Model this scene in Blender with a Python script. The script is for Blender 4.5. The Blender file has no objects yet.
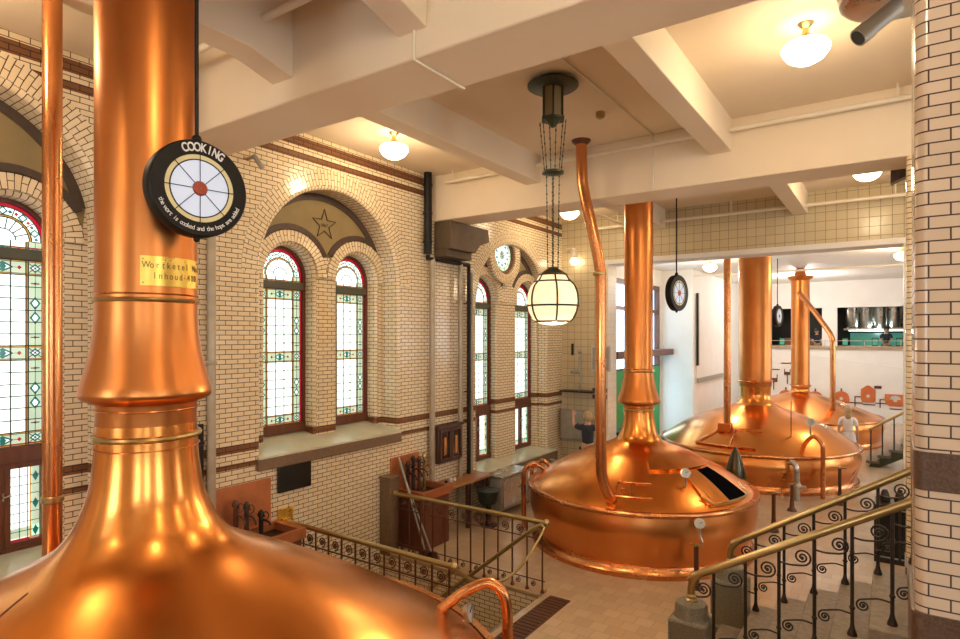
import bpy, bmesh, math, random
from mathutils import Vector, Matrix
R = math.radians
PI = math.pi
random.seed(7)
scene = bpy.context.scene
COL = scene.collection

# ------------------------------------------------------------------ materials
def nodes_of(m):
    m.use_nodes = True
    nt = m.node_tree
    b = nt.nodes.get('Principled BSDF')
    return nt, b

def setin(b, k, v):
    if k in b.inputs:
        b.inputs[k].default_value = v

def noise_mat(name, c1, c2, rough=.5, metal=0, scale=4, bump=0, rvar=0, coat=0, detail=4, stretch=None):
    m = bpy.data.materials.new(name)
    nt, b = nodes_of(m)
    tc = nt.nodes.new('ShaderNodeTexCoord')
    mp = nt.nodes.new('ShaderNodeMapping')
    if stretch: mp.inputs['Scale'].default_value = stretch
    nz = nt.nodes.new('ShaderNodeTexNoise'); nz.inputs['Scale'].default_value = scale; nz.inputs['Detail'].default_value = detail
    nt.links.new(tc.outputs['Object'], mp.inputs['Vector']); nt.links.new(mp.outputs['Vector'], nz.inputs['Vector'])
    cr = nt.nodes.new('ShaderNodeMixRGB')
    mr0 = nt.nodes.new('ShaderNodeMapRange'); mr0.inputs[1].default_value = .3; mr0.inputs[2].default_value = .7
    nt.links.new(nz.outputs['Fac'], mr0.inputs[0]); nt.links.new(mr0.outputs[0], cr.inputs['Fac'])
    cr.inputs['Color1'].default_value = (*c1, 1); cr.inputs['Color2'].default_value = (*c2, 1)
    nt.links.new(cr.outputs['Color'], b.inputs['Base Color'])
    setin(b, 'Roughness', rough); setin(b, 'Metallic', metal); setin(b, 'Coat Weight', coat)
    if rvar:
        mr = nt.nodes.new('ShaderNodeMapRange')
        mr.inputs[1].default_value = .3; mr.inputs[2].default_value = .7
        mr.inputs[3].default_value = rough - rvar; mr.inputs[4].default_value = rough + rvar
        nt.links.new(nz.outputs['Fac'], mr.inputs[0]); nt.links.new(mr.outputs[0], b.inputs['Roughness'])
    if bump:
        bp = nt.nodes.new('ShaderNodeBump'); bp.inputs['Strength'].default_value = bump; bp.inputs['Distance'].default_value = .02
        nt.links.new(nz.outputs['Fac'], bp.inputs['Height']); nt.links.new(bp.outputs['Normal'], b.inputs['Normal'])
    return m

def tile_mat(name, c1, c2, mortar, bw, rh, ms=.0035, offset=.5, rough=.15, bands=(), bandcol=(.1, .045, .02), bump=.35, coat=0):
    m = bpy.data.materials.new(name)
    nt, b = nodes_of(m); L = nt.links
    uv = nt.nodes.new('ShaderNodeUVMap'); uv.uv_map = 'UVMap'
    br = nt.nodes.new('ShaderNodeTexBrick')
    br.offset = offset
    br.inputs['Scale'].default_value = 1
    br.inputs['Brick Width'].default_value = bw; br.inputs['Row Height'].default_value = rh
    br.inputs['Mortar Size'].default_value = ms; br.inputs['Mortar Smooth'].default_value = .3
    br.inputs['Bias'].default_value = 0
    br.inputs['Color1'].default_value = (*c1, 1); br.inputs['Color2'].default_value = (*c2, 1); br.inputs['Mortar'].default_value = (*mortar, 1)
    L.new(uv.outputs['UV'], br.inputs['Vector'])
    col = br.outputs['Color']
    if bands:
        g = nt.nodes.new('ShaderNodeNewGeometry'); sp = nt.nodes.new('ShaderNodeSeparateXYZ'); L.new(g.outputs['Position'], sp.inputs[0])
        acc = None
        for (a, c) in bands:
            n1 = nt.nodes.new('ShaderNodeMath'); n1.operation = 'COMPARE'
            L.new(sp.outputs['Z'], n1.inputs[0]); n1.inputs[1].default_value = (a + c) / 2; n1.inputs[2].default_value = (c - a) / 2
            if acc is None: acc = n1.outputs[0]
            else:
                n2 = nt.nodes.new('ShaderNodeMath'); n2.operation = 'MAXIMUM'; L.new(acc, n2.inputs[0]); L.new(n1.outputs[0], n2.inputs[1]); acc = n2.outputs[0]
        mx = nt.nodes.new('ShaderNodeMixRGB'); mx.blend_type = 'MIX'
        mul = nt.nodes.new('ShaderNodeMixRGB'); mul.blend_type = 'MULTIPLY'; mul.inputs['Fac'].default_value = 1
        mul.inputs['Color2'].default_value = (bandcol[0] / c1[0], bandcol[1] / c1[1], bandcol[2] / c1[2], 1)
        L.new(col, mul.inputs['Color1'])
        L.new(acc, mx.inputs['Fac']); L.new(col, mx.inputs['Color1']); L.new(mul.outputs['Color'], mx.inputs['Color2'])
        col = mx.outputs['Color']
    L.new(col, b.inputs['Base Color'])
    mr = nt.nodes.new('ShaderNodeMapRange'); mr.inputs[3].default_value = rough; mr.inputs[4].default_value = .8
    L.new(br.outputs['Fac'], mr.inputs[0]); L.new(mr.outputs[0], b.inputs['Roughness'])
    nz = nt.nodes.new('ShaderNodeTexNoise'); nz.inputs['Scale'].default_value = 9; L.new(uv.outputs['UV'], nz.inputs['Vector'])
    ad = nt.nodes.new('ShaderNodeMath'); ad.operation = 'MULTIPLY_ADD'
    L.new(br.outputs['Fac'], ad.inputs[0]); ad.inputs[1].default_value = -1; L.new(nz.outputs['Fac'], ad.inputs[2])
    bp = nt.nodes.new('ShaderNodeBump'); bp.inputs['Strength'].default_value = bump; bp.inputs['Distance'].default_value = .006
    L.new(ad.outputs[0], bp.inputs['Height']); L.new(bp.outputs['Normal'], b.inputs['Normal'])
    setin(b, 'Coat Weight', coat)
    return m

def emit_mat(name, c, s, vary=0):
    m = bpy.data.materials.new(name)
    nt, b = nodes_of(m)
    setin(b, 'Base Color', (*c, 1)); setin(b, 'Roughness', .2)
    setin(b, 'Emission Color', (*c, 1)); setin(b, 'Emission Strength', s)
    if vary:
        tc = nt.nodes.new('ShaderNodeTexCoord'); nz = nt.nodes.new('ShaderNodeTexNoise'); nz.inputs['Scale'].default_value = 3
        mr = nt.nodes.new('ShaderNodeMapRange'); mr.inputs[1].default_value = .35; mr.inputs[2].default_value = .65
        mr.inputs[3].default_value = s * (1 - vary); mr.inputs[4].default_value = s * (1 + vary)
        nt.links.new(tc.outputs['Object'], nz.inputs['Vector']); nt.links.new(nz.outputs['Fac'], mr.inputs[0]); nt.links.new(mr.outputs[0], b.inputs['Emission Strength'])
    return m

M = {}
CREAM1, CREAM2 = (.80, .66, .45), (.73, .59, .38)
BR = (.07, .038, .02)
M['tile'] = tile_mat('glazed_tile', CREAM1, CREAM2, BR, .18, .064, ms=.0055, bands=((6.50, 6.64), (6.31, 6.41), (2.14, 2.25), (1.93, 2.0)), bandcol=(.20, .085, .04))
M['tile_plain'] = tile_mat('glazed_tile_plain', CREAM1, CREAM2, BR, .18, .064, ms=.0055)
M['tile_col'] = tile_mat('glazed_column_tile', (.66, .51, .38), (.60, .46, .335), (.06, .03, .02), .168, .0585, ms=.0042, bump=.3)
M['tile_sq'] = tile_mat('square_wall_tile', (.60, .50, .32), (.56, .46, .29), (.25, .19, .10), .19, .19, offset=0, ms=.006, rough=.25)
M['tile_pale'] = tile_mat('pale_wall_tile', (.78, .72, .60), (.74, .68, .55), (.52, .46, .36), .17, .17, offset=0, ms=.004, rough=.25)
M['floor'] = tile_mat('floor_tile', (.56, .42, .29), (.49, .36, .25), (.30, .22, .15), .22, .22, offset=.5, ms=.005, rough=.2, bump=.15)
M['plaster'] = noise_mat('ceiling_plaster', (.80, .67, .50), (.76, .63, .46), .75, scale=1.2)
M['white'] = noise_mat('white_plaster', (.80, .78, .74), (.76, .73, .69), .6, scale=1.5)
M['whitepaint'] = noise_mat('white_pipe_paint', (.80, .72, .58), (.75, .67, .53), .4, scale=5)
M['copper'] = noise_mat('polished_copper', (.86, .335, .085), (.80, .29, .065), .24, 1, scale=1.6, rvar=.03)
M['copper_tube'] = noise_mat('satin_copper_chimney', (.68, .25, .072), (.56, .19, .05), .34, 1, scale=1.3, rvar=.04)
M['copper_body'] = noise_mat('brushed_copper_side', (.82, .33, .105), (.74, .28, .08), .30, 1, scale=1.6, rvar=.04, stretch=(1, 1, .35))
M['copper_pipe'] = noise_mat('copper_pipe_metal', (.74, .32, .13), (.64, .26, .095), .26, 1, scale=3, rvar=.03)
M['copper_flat'] = noise_mat('flat_copper_plate', (.62, .23, .09), (.48, .17, .07), .45, .7, scale=5, rvar=.08)
M['copper_art'] = noise_mat('copper_wall_emblem', (.60, .17, .05), (.50, .12, .035), .5, .1, scale=5)
M['brass'] = noise_mat('worn_brass', (.50, .38, .18), (.44, .33, .15), .30, 1, scale=4, rvar=.03)
M['brass_plate'] = noise_mat('yellow_brass_plate', (.85, .58, .14), (.72, .48, .10), .3, 1, scale=7, rvar=.06)
M['iron'] = noise_mat('dark_wrought_iron', (.035, .025, .02), (.055, .038, .028), .42, .6, scale=20)
M['ironred'] = noise_mat('red_brown_iron', (.14, .05, .025), (.09, .035, .02), .4, .4, scale=15)
M['verdigris'] = noise_mat('green_bronze', (.045, .055, .035), (.07, .08, .05), .4, .6, scale=20)
M['steel'] = noise_mat('stainless_steel', (.62, .62, .58), (.5, .5, .47), .3, 1, scale=5, rvar=.06)
M['greymetal'] = noise_mat('grey_painted_metal', (.38, .35, .30), (.30, .28, .24), .45, .3, scale=6)
M['greypipe'] = noise_mat('grey_painted_pipe', (.42, .35, .25), (.34, .28, .19), .4, .2, scale=6)
M['black'] = noise_mat('black_paint', (.008, .007, .006), (.014, .011, .009), .45, scale=9); M['black'].node_tree.nodes['Principled BSDF'].inputs['Specular IOR Level'].default_value = .25
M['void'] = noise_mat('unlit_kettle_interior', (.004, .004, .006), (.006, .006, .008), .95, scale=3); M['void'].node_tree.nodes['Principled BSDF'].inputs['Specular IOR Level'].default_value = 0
M['bronze'] = noise_mat('dark_bronze', (.10, .08, .05), (.06, .05, .03), .25, 1, scale=8)
M['blackscreen'] = noise_mat('black_screen_glass', (.01, .012, .012), (.014, .016, .016), .15, scale=2)
M['rubber'] = noise_mat('dark_green_plastic', (.012, .02, .018), (.016, .026, .022), .4, scale=9)
M['wood'] = noise_mat('red_brown_wood', (.16, .05, .022), (.10, .032, .016), .4, scale=5, stretch=(4, 4, .6), bump=.1)
M['wooddark'] = noise_mat('dark_box_wood', (.075, .03, .018), (.045, .02, .012), .4, scale=8, stretch=(3, 3, .5))
M['woodlight'] = noise_mat('orange_brown_wood', (.42, .19, .07), (.32, .13, .05), .4, scale=4, stretch=(5, .7, 5))
M['transom'] = noise_mat('olive_window_bar', (.07, .075, .05), (.09, .09, .06), .5, scale=6)
M['stone'] = noise_mat('brown_sill_stone', (.20, .12, .065), (.15, .09, .05), .55, scale=20, detail=8)
M['sill'] = noise_mat('pale_green_sill_stone', (.62, .60, .46), (.52, .51, .39), .2, scale=3, detail=8)
M['granite'] = noise_mat('speckled_granite', (.22, .19, .13), (.12, .10, .07), .4, scale=60, detail=8, bump=.1)
M['granitered'] = noise_mat('brown_granite', (.14, .075, .045), (.06, .033, .022), .35, scale=70, detail=8)
M['step'] = noise_mat('worn_step_stone', (.30, .235, .18), (.19, .15, .115), .5, scale=18, detail=8)
M['olive'] = noise_mat('olive_plaster', (.26, .19, .085), (.22, .16, .07), .7, scale=4)
M['olivedark'] = noise_mat('dark_brown_stone_band', (.075, .045, .03), (.055, .033, .022), .6, scale=12)
M['corbel'] = noise_mat('dark_brown_corbel_stone', (.13, .085, .045), (.10, .065, .035), .7, scale=6)
M['skin'] = noise_mat('skin', (.62, .36, .25), (.58, .33, .22), .5, scale=9)
M['hair'] = noise_mat('blond_hair', (.50, .36, .17), (.34, .22, .10), .5, scale=30, stretch=(3, 3, .5))
M['hairdark'] = noise_mat('dark_hair', (.03, .02, .015), (.05, .03, .02), .5, scale=30)
M['clothw'] = noise_mat('white_cloth', (.82, .82, .84), (.76, .77, .80), .8, scale=8)
M['clothd'] = noise_mat('dark_navy_cloth', (.02, .025, .035), (.03, .035, .05), .8, scale=8)
M['clothg'] = noise_mat('grey_cloth', (.12, .12, .13), (.16, .16, .17), .8, scale=8)
M['green'] = noise_mat('bright_green_banner', (.0, .36, .10), (.0, .32, .085), .5, scale=2)
M['whiteletter'] = noise_mat('white_letter_paint', (.85, .85, .85), (.8, .8, .8), .5, scale=5)
M['engrave'] = noise_mat('engraved_letter_ink', (.12, .07, .02), (.09, .05, .015), .5, scale=5)
M['dial'] = noise_mat('white_dial', (.55, .54, .50), (.50, .49, .46), .35, scale=5)
M['plank'] = noise_mat('light_wood_counter', (.42, .28, .16), (.36, .24, .13), .5, scale=5)
# lit things
M['g_white'] = emit_mat('daylit_pale_glass', (.86, 1.0, .95), 1.1, .10)
M['g_green'] = emit_mat('daylit_mint_glass', (.62, .86, .66), .40)
M['g_teal'] = emit_mat('daylit_teal_glass', (.02, .26, .26), .18)
M['g_amber'] = emit_mat('daylit_amber_glass', (.75, .42, .08), .28)
M['g_red'] = emit_mat('daylit_red_glass', (.60, .01, .04), .35)
M['g_blue'] = emit_mat('daylit_lilac_glass', (.74, .80, 1.0), 1.2)
M['lead'] = noise_mat('lead_came', (.05, .06, .06), (.08, .09, .09), .5, .5, scale=30)
M['day'] = emit_mat('clear_daylit_glass', (.50, .78, 1.0), 2.6, .25)
M['day_added'] = emit_mat('added_daylight_glass', (.85, .94, 1.0), 7, .1)  # glow of the added windows out of view
M['globe'] = emit_mat('lit_opal_globe', (1.0, .80, .50), 9)
M['pend'] = emit_mat('lit_pendant_opal', (1.0, .74, .45), .75)
M['bulb'] = emit_mat('lit_bare_bulb', (1.0, .82, .55), 12)
M['signface'] = emit_mat('lit_sign_glass', (.62, .70, .88), .30)
M['signring'] = emit_mat('lit_sign_cream_ring', (.70, .60, .32), .15)
M['signred'] = noise_mat('red_sign_centre', (.42, .07, .03), (.36, .055, .025), .4, scale=8)
M['mint'] = emit_mat('lit_mint_screen', (.06, .30, .22), .22)
M['kitlight'] = emit_mat('lit_kitchen_strip', (.75, 1.0, .95), 2.5)

# ------------------------------------------------------------------ helpers
def wloc(o):
    v = Vector((0, 0, 0))
    while o is not None:
        v += Vector(o.location); o = o.parent
    return v

def settags(o, label=None, cat=None, group=None, kind=None):
    if label: o['label'] = label
    if cat: o['category'] = cat
    if group: o['group'] = group
    if kind: o['kind'] = kind
    return o

def thing(name, label, cat, loc, group=None, kind=None):
    o = bpy.data.objects.new(name, None); COL.objects.link(o); o.location = loc
    o.empty_display_size = .1
    return settags(o, label, cat, group, kind)

class MB:
    def __init__(s):
        s.v = []; s.f = []; s.uv = []; s.mi = []
    def face(s, pts, uvs=None, mi=0):
        i = len(s.v); s.v += [tuple(p) for p in pts]
        s.f.append(tuple(range(i, i + len(pts)))); s.uv.append(uvs); s.mi.append(mi)
    def box(s, x0, x1, y0, y1, z0, z1, mi=0):
        if x0 > x1: x0, x1 = x1, x0
        if y0 > y1: y0, y1 = y1, y0
        if z0 > z1: z0, z1 = z1, z0
        i = len(s.v)
        s.v += [(x0, y0, z0), (x1, y0, z0), (x1, y1, z0), (x0, y1, z0), (x0, y0, z1), (x1, y0, z1), (x1, y1, z1), (x0, y1, z1)]
        for f in ((0, 3, 2, 1), (4, 5, 6, 7), (0, 1, 5, 4), (1, 2, 6, 5), (2, 3, 7, 6), (3, 0, 4, 7)):
            s.f.append(tuple(i + k for k in f)); s.uv.append(None); s.mi.append(mi)
        return s
    def grid(s, P, closed_u=False, closed_v=False, mi=0, uvf=None):
        """P: rows of points"""
        n = len(P); m = len(P[0]); i = len(s.v)
        for row in P: s.v += [tuple(p) for p in row]
        for a in range(n if closed_v else n - 1):
            for b in range(m if closed_u else m - 1):
                a1 = (a + 1) % n; b1 = (b + 1) % m
                s.f.append((i + a * m + b, i + a * m + b1, i + a1 * m + b1, i + a1 * m + b))
                s.uv.append([uvf(a, b), uvf(a, b + 1), uvf(a + 1, b + 1), uvf(a + 1, b)] if uvf else None); s.mi.append(mi)
    def lathe(s, c, prof, n=48, cap0=True, cap1=True, mi=0, M_=None, a0=0, a1=2 * PI):
        """prof: (r,z) list bottom to top about vertical axis at c=(x,y,z)"""
        full = abs((a1 - a0) - 2 * PI) < 1e-6
        k = n if full else n + 1
        rows = []
        for (r, z) in prof:
            row = []
            for j in range(k):
                a = a0 + (a1 - a0) * j / n
                p = Vector((r * math.cos(a), r * math.sin(a), z))
                if M_: p = M_ @ p
                row.append((c[0] + p.x, c[1] + p.y, c[2] + p.z))
            rows.append(row)
        base = len(s.v)
        s.grid(rows, closed_u=full, mi=mi)
        if cap0 and prof[0][0] > 1e-4: s.f.append(tuple(base + j for j in reversed(range(k)))); s.uv.append(None); s.mi.append(mi)
        if cap1 and prof[-1][0] > 1e-4:
            o = base + (len(prof) - 1) * k
            s.f.append(tuple(o + j for j in range(k))); s.uv.append(None); s.mi.append(mi)
        return s
    def cyl(s, p0, p1, r0, r1=None, n=16, mi=0):
        return s.tube([p0, p1], r0, n, mi=mi, r1=r1)
    def tube(s, pts, r, n=10, mi=0, closed=False, r1=None):
        P = [Vector(p) for p in pts]
        m = len(P); rows = []
        up = None
        for i in range(m):
            if closed: t = (P[(i + 1) % m] - P[i - 1])
            elif i == 0: t = P[1] - P[0]
            elif i == m - 1: t = P[-1] - P[-2]
            else: t = (P[i + 1] - P[i]).normalized() + (P[i] - P[i - 1]).normalized()
            if t.length < 1e-9: t = Vector((0, 0, 1))
            t.normalize()
            if up is None:
                up = Vector((0, 0, 1)) if abs(t.z) < .9 else Vector((1, 0, 0))
            side = t.cross(up)
            if side.length < 1e-5: up = Vector((0, 1, 0)); side = t.cross(up)
            side.normalize(); up = side.cross(t).normalized()
            rr = r if r1 is None else r + (r1 - r) * i / (m - 1)
            if callable(r): rr = r(i / (m - 1))
            rows.append([P[i] + side * math.cos(2 * PI * k / n) * rr + up * math.sin(2 * PI * k / n) * rr for k in range(n)])
        base = len(s.v)
        s.grid(rows, closed_u=True, closed_v=closed, mi=mi)
        if not closed:
            s.f.append(tuple(base + j for j in reversed(range(n)))); s.uv.append(None); s.mi.append(mi)
            o = base + (m - 1) * n
            s.f.append(tuple(o + j for j in range(n))); s.uv.append(None); s.mi.append(mi)
        return s
    def sphere(s, c, r, n=16, sx=1, sy=1, sz=1, mi=0, a0=-90, a1=90):
        rows = []
        k = max(6, n // 2)
        for i in range(k + 1):
            a = R(a0 + (a1 - a0) * i / k)
            rr = max(r * math.cos(a), 1e-4)
            rows.append([(c[0] + sx * rr * math.cos(2 * PI * j / n), c[1] + sy * rr * math.sin(2 * PI * j / n), c[2] + sz * r * math.sin(a)) for j in range(n)])
        base = len(s.v)
        s.grid(rows, closed_u=True, mi=mi)
        s.f.append(tuple(base + j for j in reversed(range(n)))); s.uv.append(None); s.mi.append(mi)
        o = base + k * n
        s.f.append(tuple(o + j for j in range(n))); s.uv.append(None); s.mi.append(mi)
        return s
    def prism(s, outline, z0, z1, mi=0):
        """vertical prism, outline in xy, ccw"""
        n = len(outline); d = 0
        for i in range(n):
            a = outline[i]; b = outline[(i + 1) % n]
            l = math.hypot(b[0] - a[0], b[1] - a[1])
            s.face([(a[0], a[1], z0), (b[0], b[1], z0), (b[0], b[1], z1), (a[0], a[1], z1)], [(d, z0), (d + l, z0), (d + l, z1), (d, z1)], mi)
            d += l
        s.face([(p[0], p[1], z1) for p in outline], None, mi); s.face([(p[0], p[1], z0) for p in reversed(outline)], None, mi)
        return s
    def slab(s, outline, axis, a, b, mi=0):
        """outline of 2D points extruded along axis 'x' (points are y,z) or 'y' (points are x,z)"""
        mk = (lambda p, t: (t, p[0], p[1])) if axis == 'x' else (lambda p, t: (p[0], t, p[1]))
        n = len(outline)
        s.face([mk(p, a) for p in outline], None, mi); s.face([mk(p, b) for p in reversed(outline)], None, mi)
        for i in range(n):
            p, q = outline[i], outline[(i + 1) % n]
            s.face([mk(p, a), mk(p, b), mk(q, b), mk(q, a)], None, mi)
        return s
    def build(s, name, mat, parent=None, smooth=40, bevel=0, label=None, kind=None, fixn=True):
        me = bpy.data.meshes.new(name)
        wl = wloc(parent) if parent is not None else Vector((0, 0, 0))
        if parent is None and s.v:
            xs = [p[0] for p in s.v]; ys = [p[1] for p in s.v]; zs = [p[2] for p in s.v]
            wl = Vector(((min(xs) + max(xs)) / 2, (min(ys) + max(ys)) / 2, min(zs)))
        # explicit uvs use world-metre coordinates
        me.from_pydata([(p[0] - wl.x, p[1] - wl.y, p[2] - wl.z) for p in s.v], [], s.f)
        uvl = me.uv_layers.new(name='UVMap')
        for p in me.polygons:
            u = s.uv[p.index]
            n = p.normal
            for k, li in enumerate(p.loop_indices):
                if u is not None: uvl.data[li].uv = u[k]
                else:
                    w = s.v[me.loops[li].vertex_index]
                    if abs(n.z) >= abs(n.x) and abs(n.z) >= abs(n.y): uvl.data[li].uv = (w[0], w[1])
                    elif abs(n.x) >= abs(n.y): uvl.data[li].uv = (w[1], w[2])
                    else: uvl.data[li].uv = (w[0], w[2])
        mats = mat if isinstance(mat, (list, tuple)) else [mat]
        for m in mats: me.materials.append(M[m] if isinstance(m, str) else m)
        me.polygons.foreach_set('material_index', s.mi)
        bm = bmesh.new(); bm.from_mesh(me)
        bmesh.ops.remove_doubles(bm, verts=bm.verts, dist=1e-5)
        if fixn: bmesh.ops.recalc_face_normals(bm, faces=bm.faces)
        bm.to_mesh(me); bm.free()
        if smooth:
            me.polygons.foreach_set('use_smooth', [True] * len(me.polygons))
            me.set_sharp_from_angle(angle=R(smooth))
        o = bpy.data.objects.new(name, me); COL.objects.link(o)
        if parent is not None: o.parent = parent
        else: o.location = wl
        if bevel:
            b = o.modifiers.new('bevel', 'BEVEL'); b.width = bevel; b.segments = 2; b.limit_method = 'ANGLE'; b.angle_limit = R(40)
        if label: o['label'] = label
        if kind: o['kind'] = kind
        return o

def copy_tree(o, loc=None, parent=None):
    c = o.copy(); COL.objects.link(c)
    if parent is not None: c.parent = parent
    if loc is not None: c.location = loc
    for ch in list(o.children): copy_tree(ch, None, c)
    return c

def text_mesh(items, name, mat, parent, extrude=.002, label=None, bold=0):
    """items: (string, size, world matrix) each centred; merged into ONE mesh"""
    bm = bmesh.new(); wl = wloc(parent)
    for (st, size, mw) in items:
        cu = bpy.data.curves.new('txt', 'FONT'); cu.body = st; cu.size = size; cu.align_x = 'CENTER'; cu.align_y = 'CENTER'; cu.extrude = extrude; cu.offset = bold
        ob = bpy.data.objects.new('txt', cu); COL.objects.link(ob)
        bpy.context.view_layer.update()
        dg = bpy.context.evaluated_depsgraph_get()
        me = bpy.data.meshes.new_from_object(ob.evaluated_get(dg))
        me.transform(Matrix.Translation(-wl) @ mw)
        bm.from_mesh(me)
        bpy.data.objects.remove(ob); bpy.data.curves.remove(cu); bpy.data.meshes.remove(me)
    me = bpy.data.meshes.new(name); bm.to_mesh(me); bm.free(); me.materials.clear(); me.materials.append(M[mat])
    me.polygons.foreach_set('material_index', [0] * len(me.polygons))
    o = bpy.data.objects.new(name, me); COL.objects.link(o); o.parent = parent
    if label: o['label'] = label
    return o

def frame(origin, right, up):
    r = Vector(right).normalized(); u = Vector(up).normalized(); n = r.cross(u)
    m = Matrix((( r.x, u.x, n.x, origin[0]), (r.y, u.y, n.y, origin[1]), (r.z, u.z, n.z, origin[2]), (0, 0, 0, 1)))
    return m

def catmull(P, n=8):
    P = [Vector(p) for p in P]; out = []
    for i in range(len(P) - 1):
        p0 = P[max(i - 1, 0)]; p1 = P[i]; p2 = P[i + 1]; p3 = P[min(i + 2, len(P) - 1)]
        for k in range(n):
            t = k / n
            out.append(.5 * ((2 * p1) + (-p0 + p2) * t + (2 * p0 - 5 * p1 + 4 * p2 - p3) * t * t + (-p0 + 3 * p1 - 3 * p2 + p3) * t ** 3))
    out.append(P[-1]); return out

# ------------------------------------------------------------------ the setting
CEIL = 6.72
WX = -7.2

def arc_pts(yc, zc, r, n=28, a0=PI, a1=0):
    return [(yc + r * math.cos(a0 + (a1 - a0) * i / n), zc + r * math.sin(a0 + (a1 - a0) * i / n)) for i in range(n + 1)]

def wall_face(mb, X, y0, y1, z0, z1, ops):
    """plane x=X with arched openings (yc, hw, zb, zs)"""
    def q(a, b, c, d): 
        if b - a < 1e-4 or d - c < 1e-4: return
        mb.face([(X, a, c), (X, b, c), (X, b, d), (X, a, d)])
    y = y0
    for (yc, hw, zb, zs) in sorted(ops):
        q(y, yc - hw, z0, z1)
        q(yc - hw, yc + hw, z0, zb)
        A = arc_pts(yc, zs, hw)
        for a, b in zip(A, A[1:]):
            mb.face([(X, a[0], a[1]), (X, b[0], b[1]), (X, b[0], z1), (X, a[0], z1)])
        y = yc + hw
    q(y, y1, z0, z1)

def reveal(mb, X0, X1, op, rnd=.06):
    """rounded reveal from X0 (front) back to X1; op is the clear opening"""
    yc, hw, zb, zs = op
    if rnd > 0:
        prof = [(X0 - rnd * (1 - math.cos(PI / 2 * k / 5)), rnd - rnd * math.sin(PI / 2 * k / 5)) for k in range(6)]
    else: prof = [(X0, 0)]
    prof.append((X1, 0))
    d = [0]
    for a, b in zip(prof, prof[1:]): d.append(d[-1] + math.hypot(a[0] - b[0], a[1] - b[1]))
    path = [(-1, zb)]; N = 28
    rows = []
    for (x, e) in prof:
        h = hw + e
        row = [(x, yc - h, zb)] + [(x, y, z) for (y, z) in arc_pts(yc, zs, h, N)] + [(x, yc + h, zb)]
        rows.append(row)
    s = [zb] + [zs + hw * PI * i / N for i in range(N + 1)] + [zs + hw * PI + (zs - zb)]
    mb.grid(rows, uvf=lambda a, b: (d[a], s[b]))

def ring_yz(mb, X0, X1, yc, zc, r0, r1, a0=0, a1=PI, n=36, mi=0, full=False):
    """flat ring band in the yz plane, standing from X0 (back) to X1 (front), bricks radial"""
    rm = (r0 + r1) / 2
    for i in range(n):
        a = a0 + (a1 - a0) * i / n; b = a0 + (a1 - a0) * (i + 1) / n
        ca, sa, cb, sb = math.cos(a), math.sin(a), math.cos(b), math.sin(b)
        P = lambda x, r, c, s_: (x, yc + r * c, zc + r * s_)
        mb.face([P(X1, r0, ca, sa), P(X1, r1, ca, sa), P(X1, r1, cb, sb), P(X1, r0, cb, sb)], [(0, rm * a), (r1 - r0, rm * a), (r1 - r0, rm * b), (0, rm * b)], mi)
        mb.face([P(X0, r1, ca, sa), P(X1, r1, ca, sa), P(X1, r1, cb, sb), P(X0, r1, cb, sb)], [(0, rm * a), (X1 - X0, rm * a), (X1 - X0, rm * b), (0, rm * b)], mi)
        mb.face([P(X0, r0, ca, sa), P(X1, r0, ca, sa), P(X1, r0, cb, sb), P(X0, r0, cb, sb)], [(0, rm * a), (X1 - X0, rm * a), (X1 - X0, rm * b), (0, rm * b)], mi)

# niches: (yc, hw, zb, zs) big arch; recess plane; windows; glass plane
NICHES = [
    dict(big=(1.72, 1.40, 1.30, 4.86), rx=-7.6, gx=-7.86, win=[(1.04, .435, 1.30, 4.74), (2.40, .435, 1.30, 4.74)], low=True, trans=2.36),
    dict(big=(6.52, 1.40, 2.0, 4.58), rx=-7.6, gx=-7.86, win=[(5.93, .455, 2.0, 4.64), (7.32, .455, 2.0, 4.64)], low=False, trans=0),
    dict(big=(11.9, 1.55, .84, 4.25), rx=-7.45, gx=-7.66, win=[(11.0, .50, .84, 4.50), (12.86, .50, .84, 4.50)], low=True, trans=2.0),
    dict(big=(-4.0, 1.42, 1.30, 4.45), rx=-7.6, gx=-7.86, win=[(-4.67, .435, 1.30, 4.65), (-3.33, .435, 1.30, 4.65)], low=True, trans=2.30),
]
mb = MB()
wall_face(mb, WX, -6.5, 14.8, -2.2, CEIL + .1, [(n['big'][0], n['big'][1] + .06, n['big'][2], n['big'][3]) for n in NICHES])
for n in NICHES:
    b = n['big']
    wall_face(mb, n['rx'], b[0] - b[1], b[0] + b[1], b[2] - .05, b[3] + b[1] + .05, [(w[0], w[1] + .05, w[2], w[3]) for w in n['win']])
wl_ob = mb.build('wall_left', 'tile', kind='structure', fixn=False, smooth=0)
for k, n in enumerate(NICHES):
    mb = MB(); reveal(mb, WX, n['rx'], n['big'])
    for w in n['win']: reveal(mb, n['rx'], n['gx'] - .08, w, .05)
    mb.build('trim_reveal_%d' % (k + 1), 'tile', kind='structure', fixn=False, smooth=30)
mb = MB()   # left wall of the far hall, with openings for tall windows
mb.box(-7.5, -7.2, 14.8, 17.1, -.2, 6.3); mb.box(-7.5, -7.2, 17.1, 22.45, 5.55, 6.3); mb.box(-7.5, -7.2, 22.45, 22.6, -.2, 6.3)
mb.box(-7.5, -6.05, 22.6, 31.0, -.2, 6.3)
mb.build('wall_left_far', 'white', kind='structure')

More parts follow.
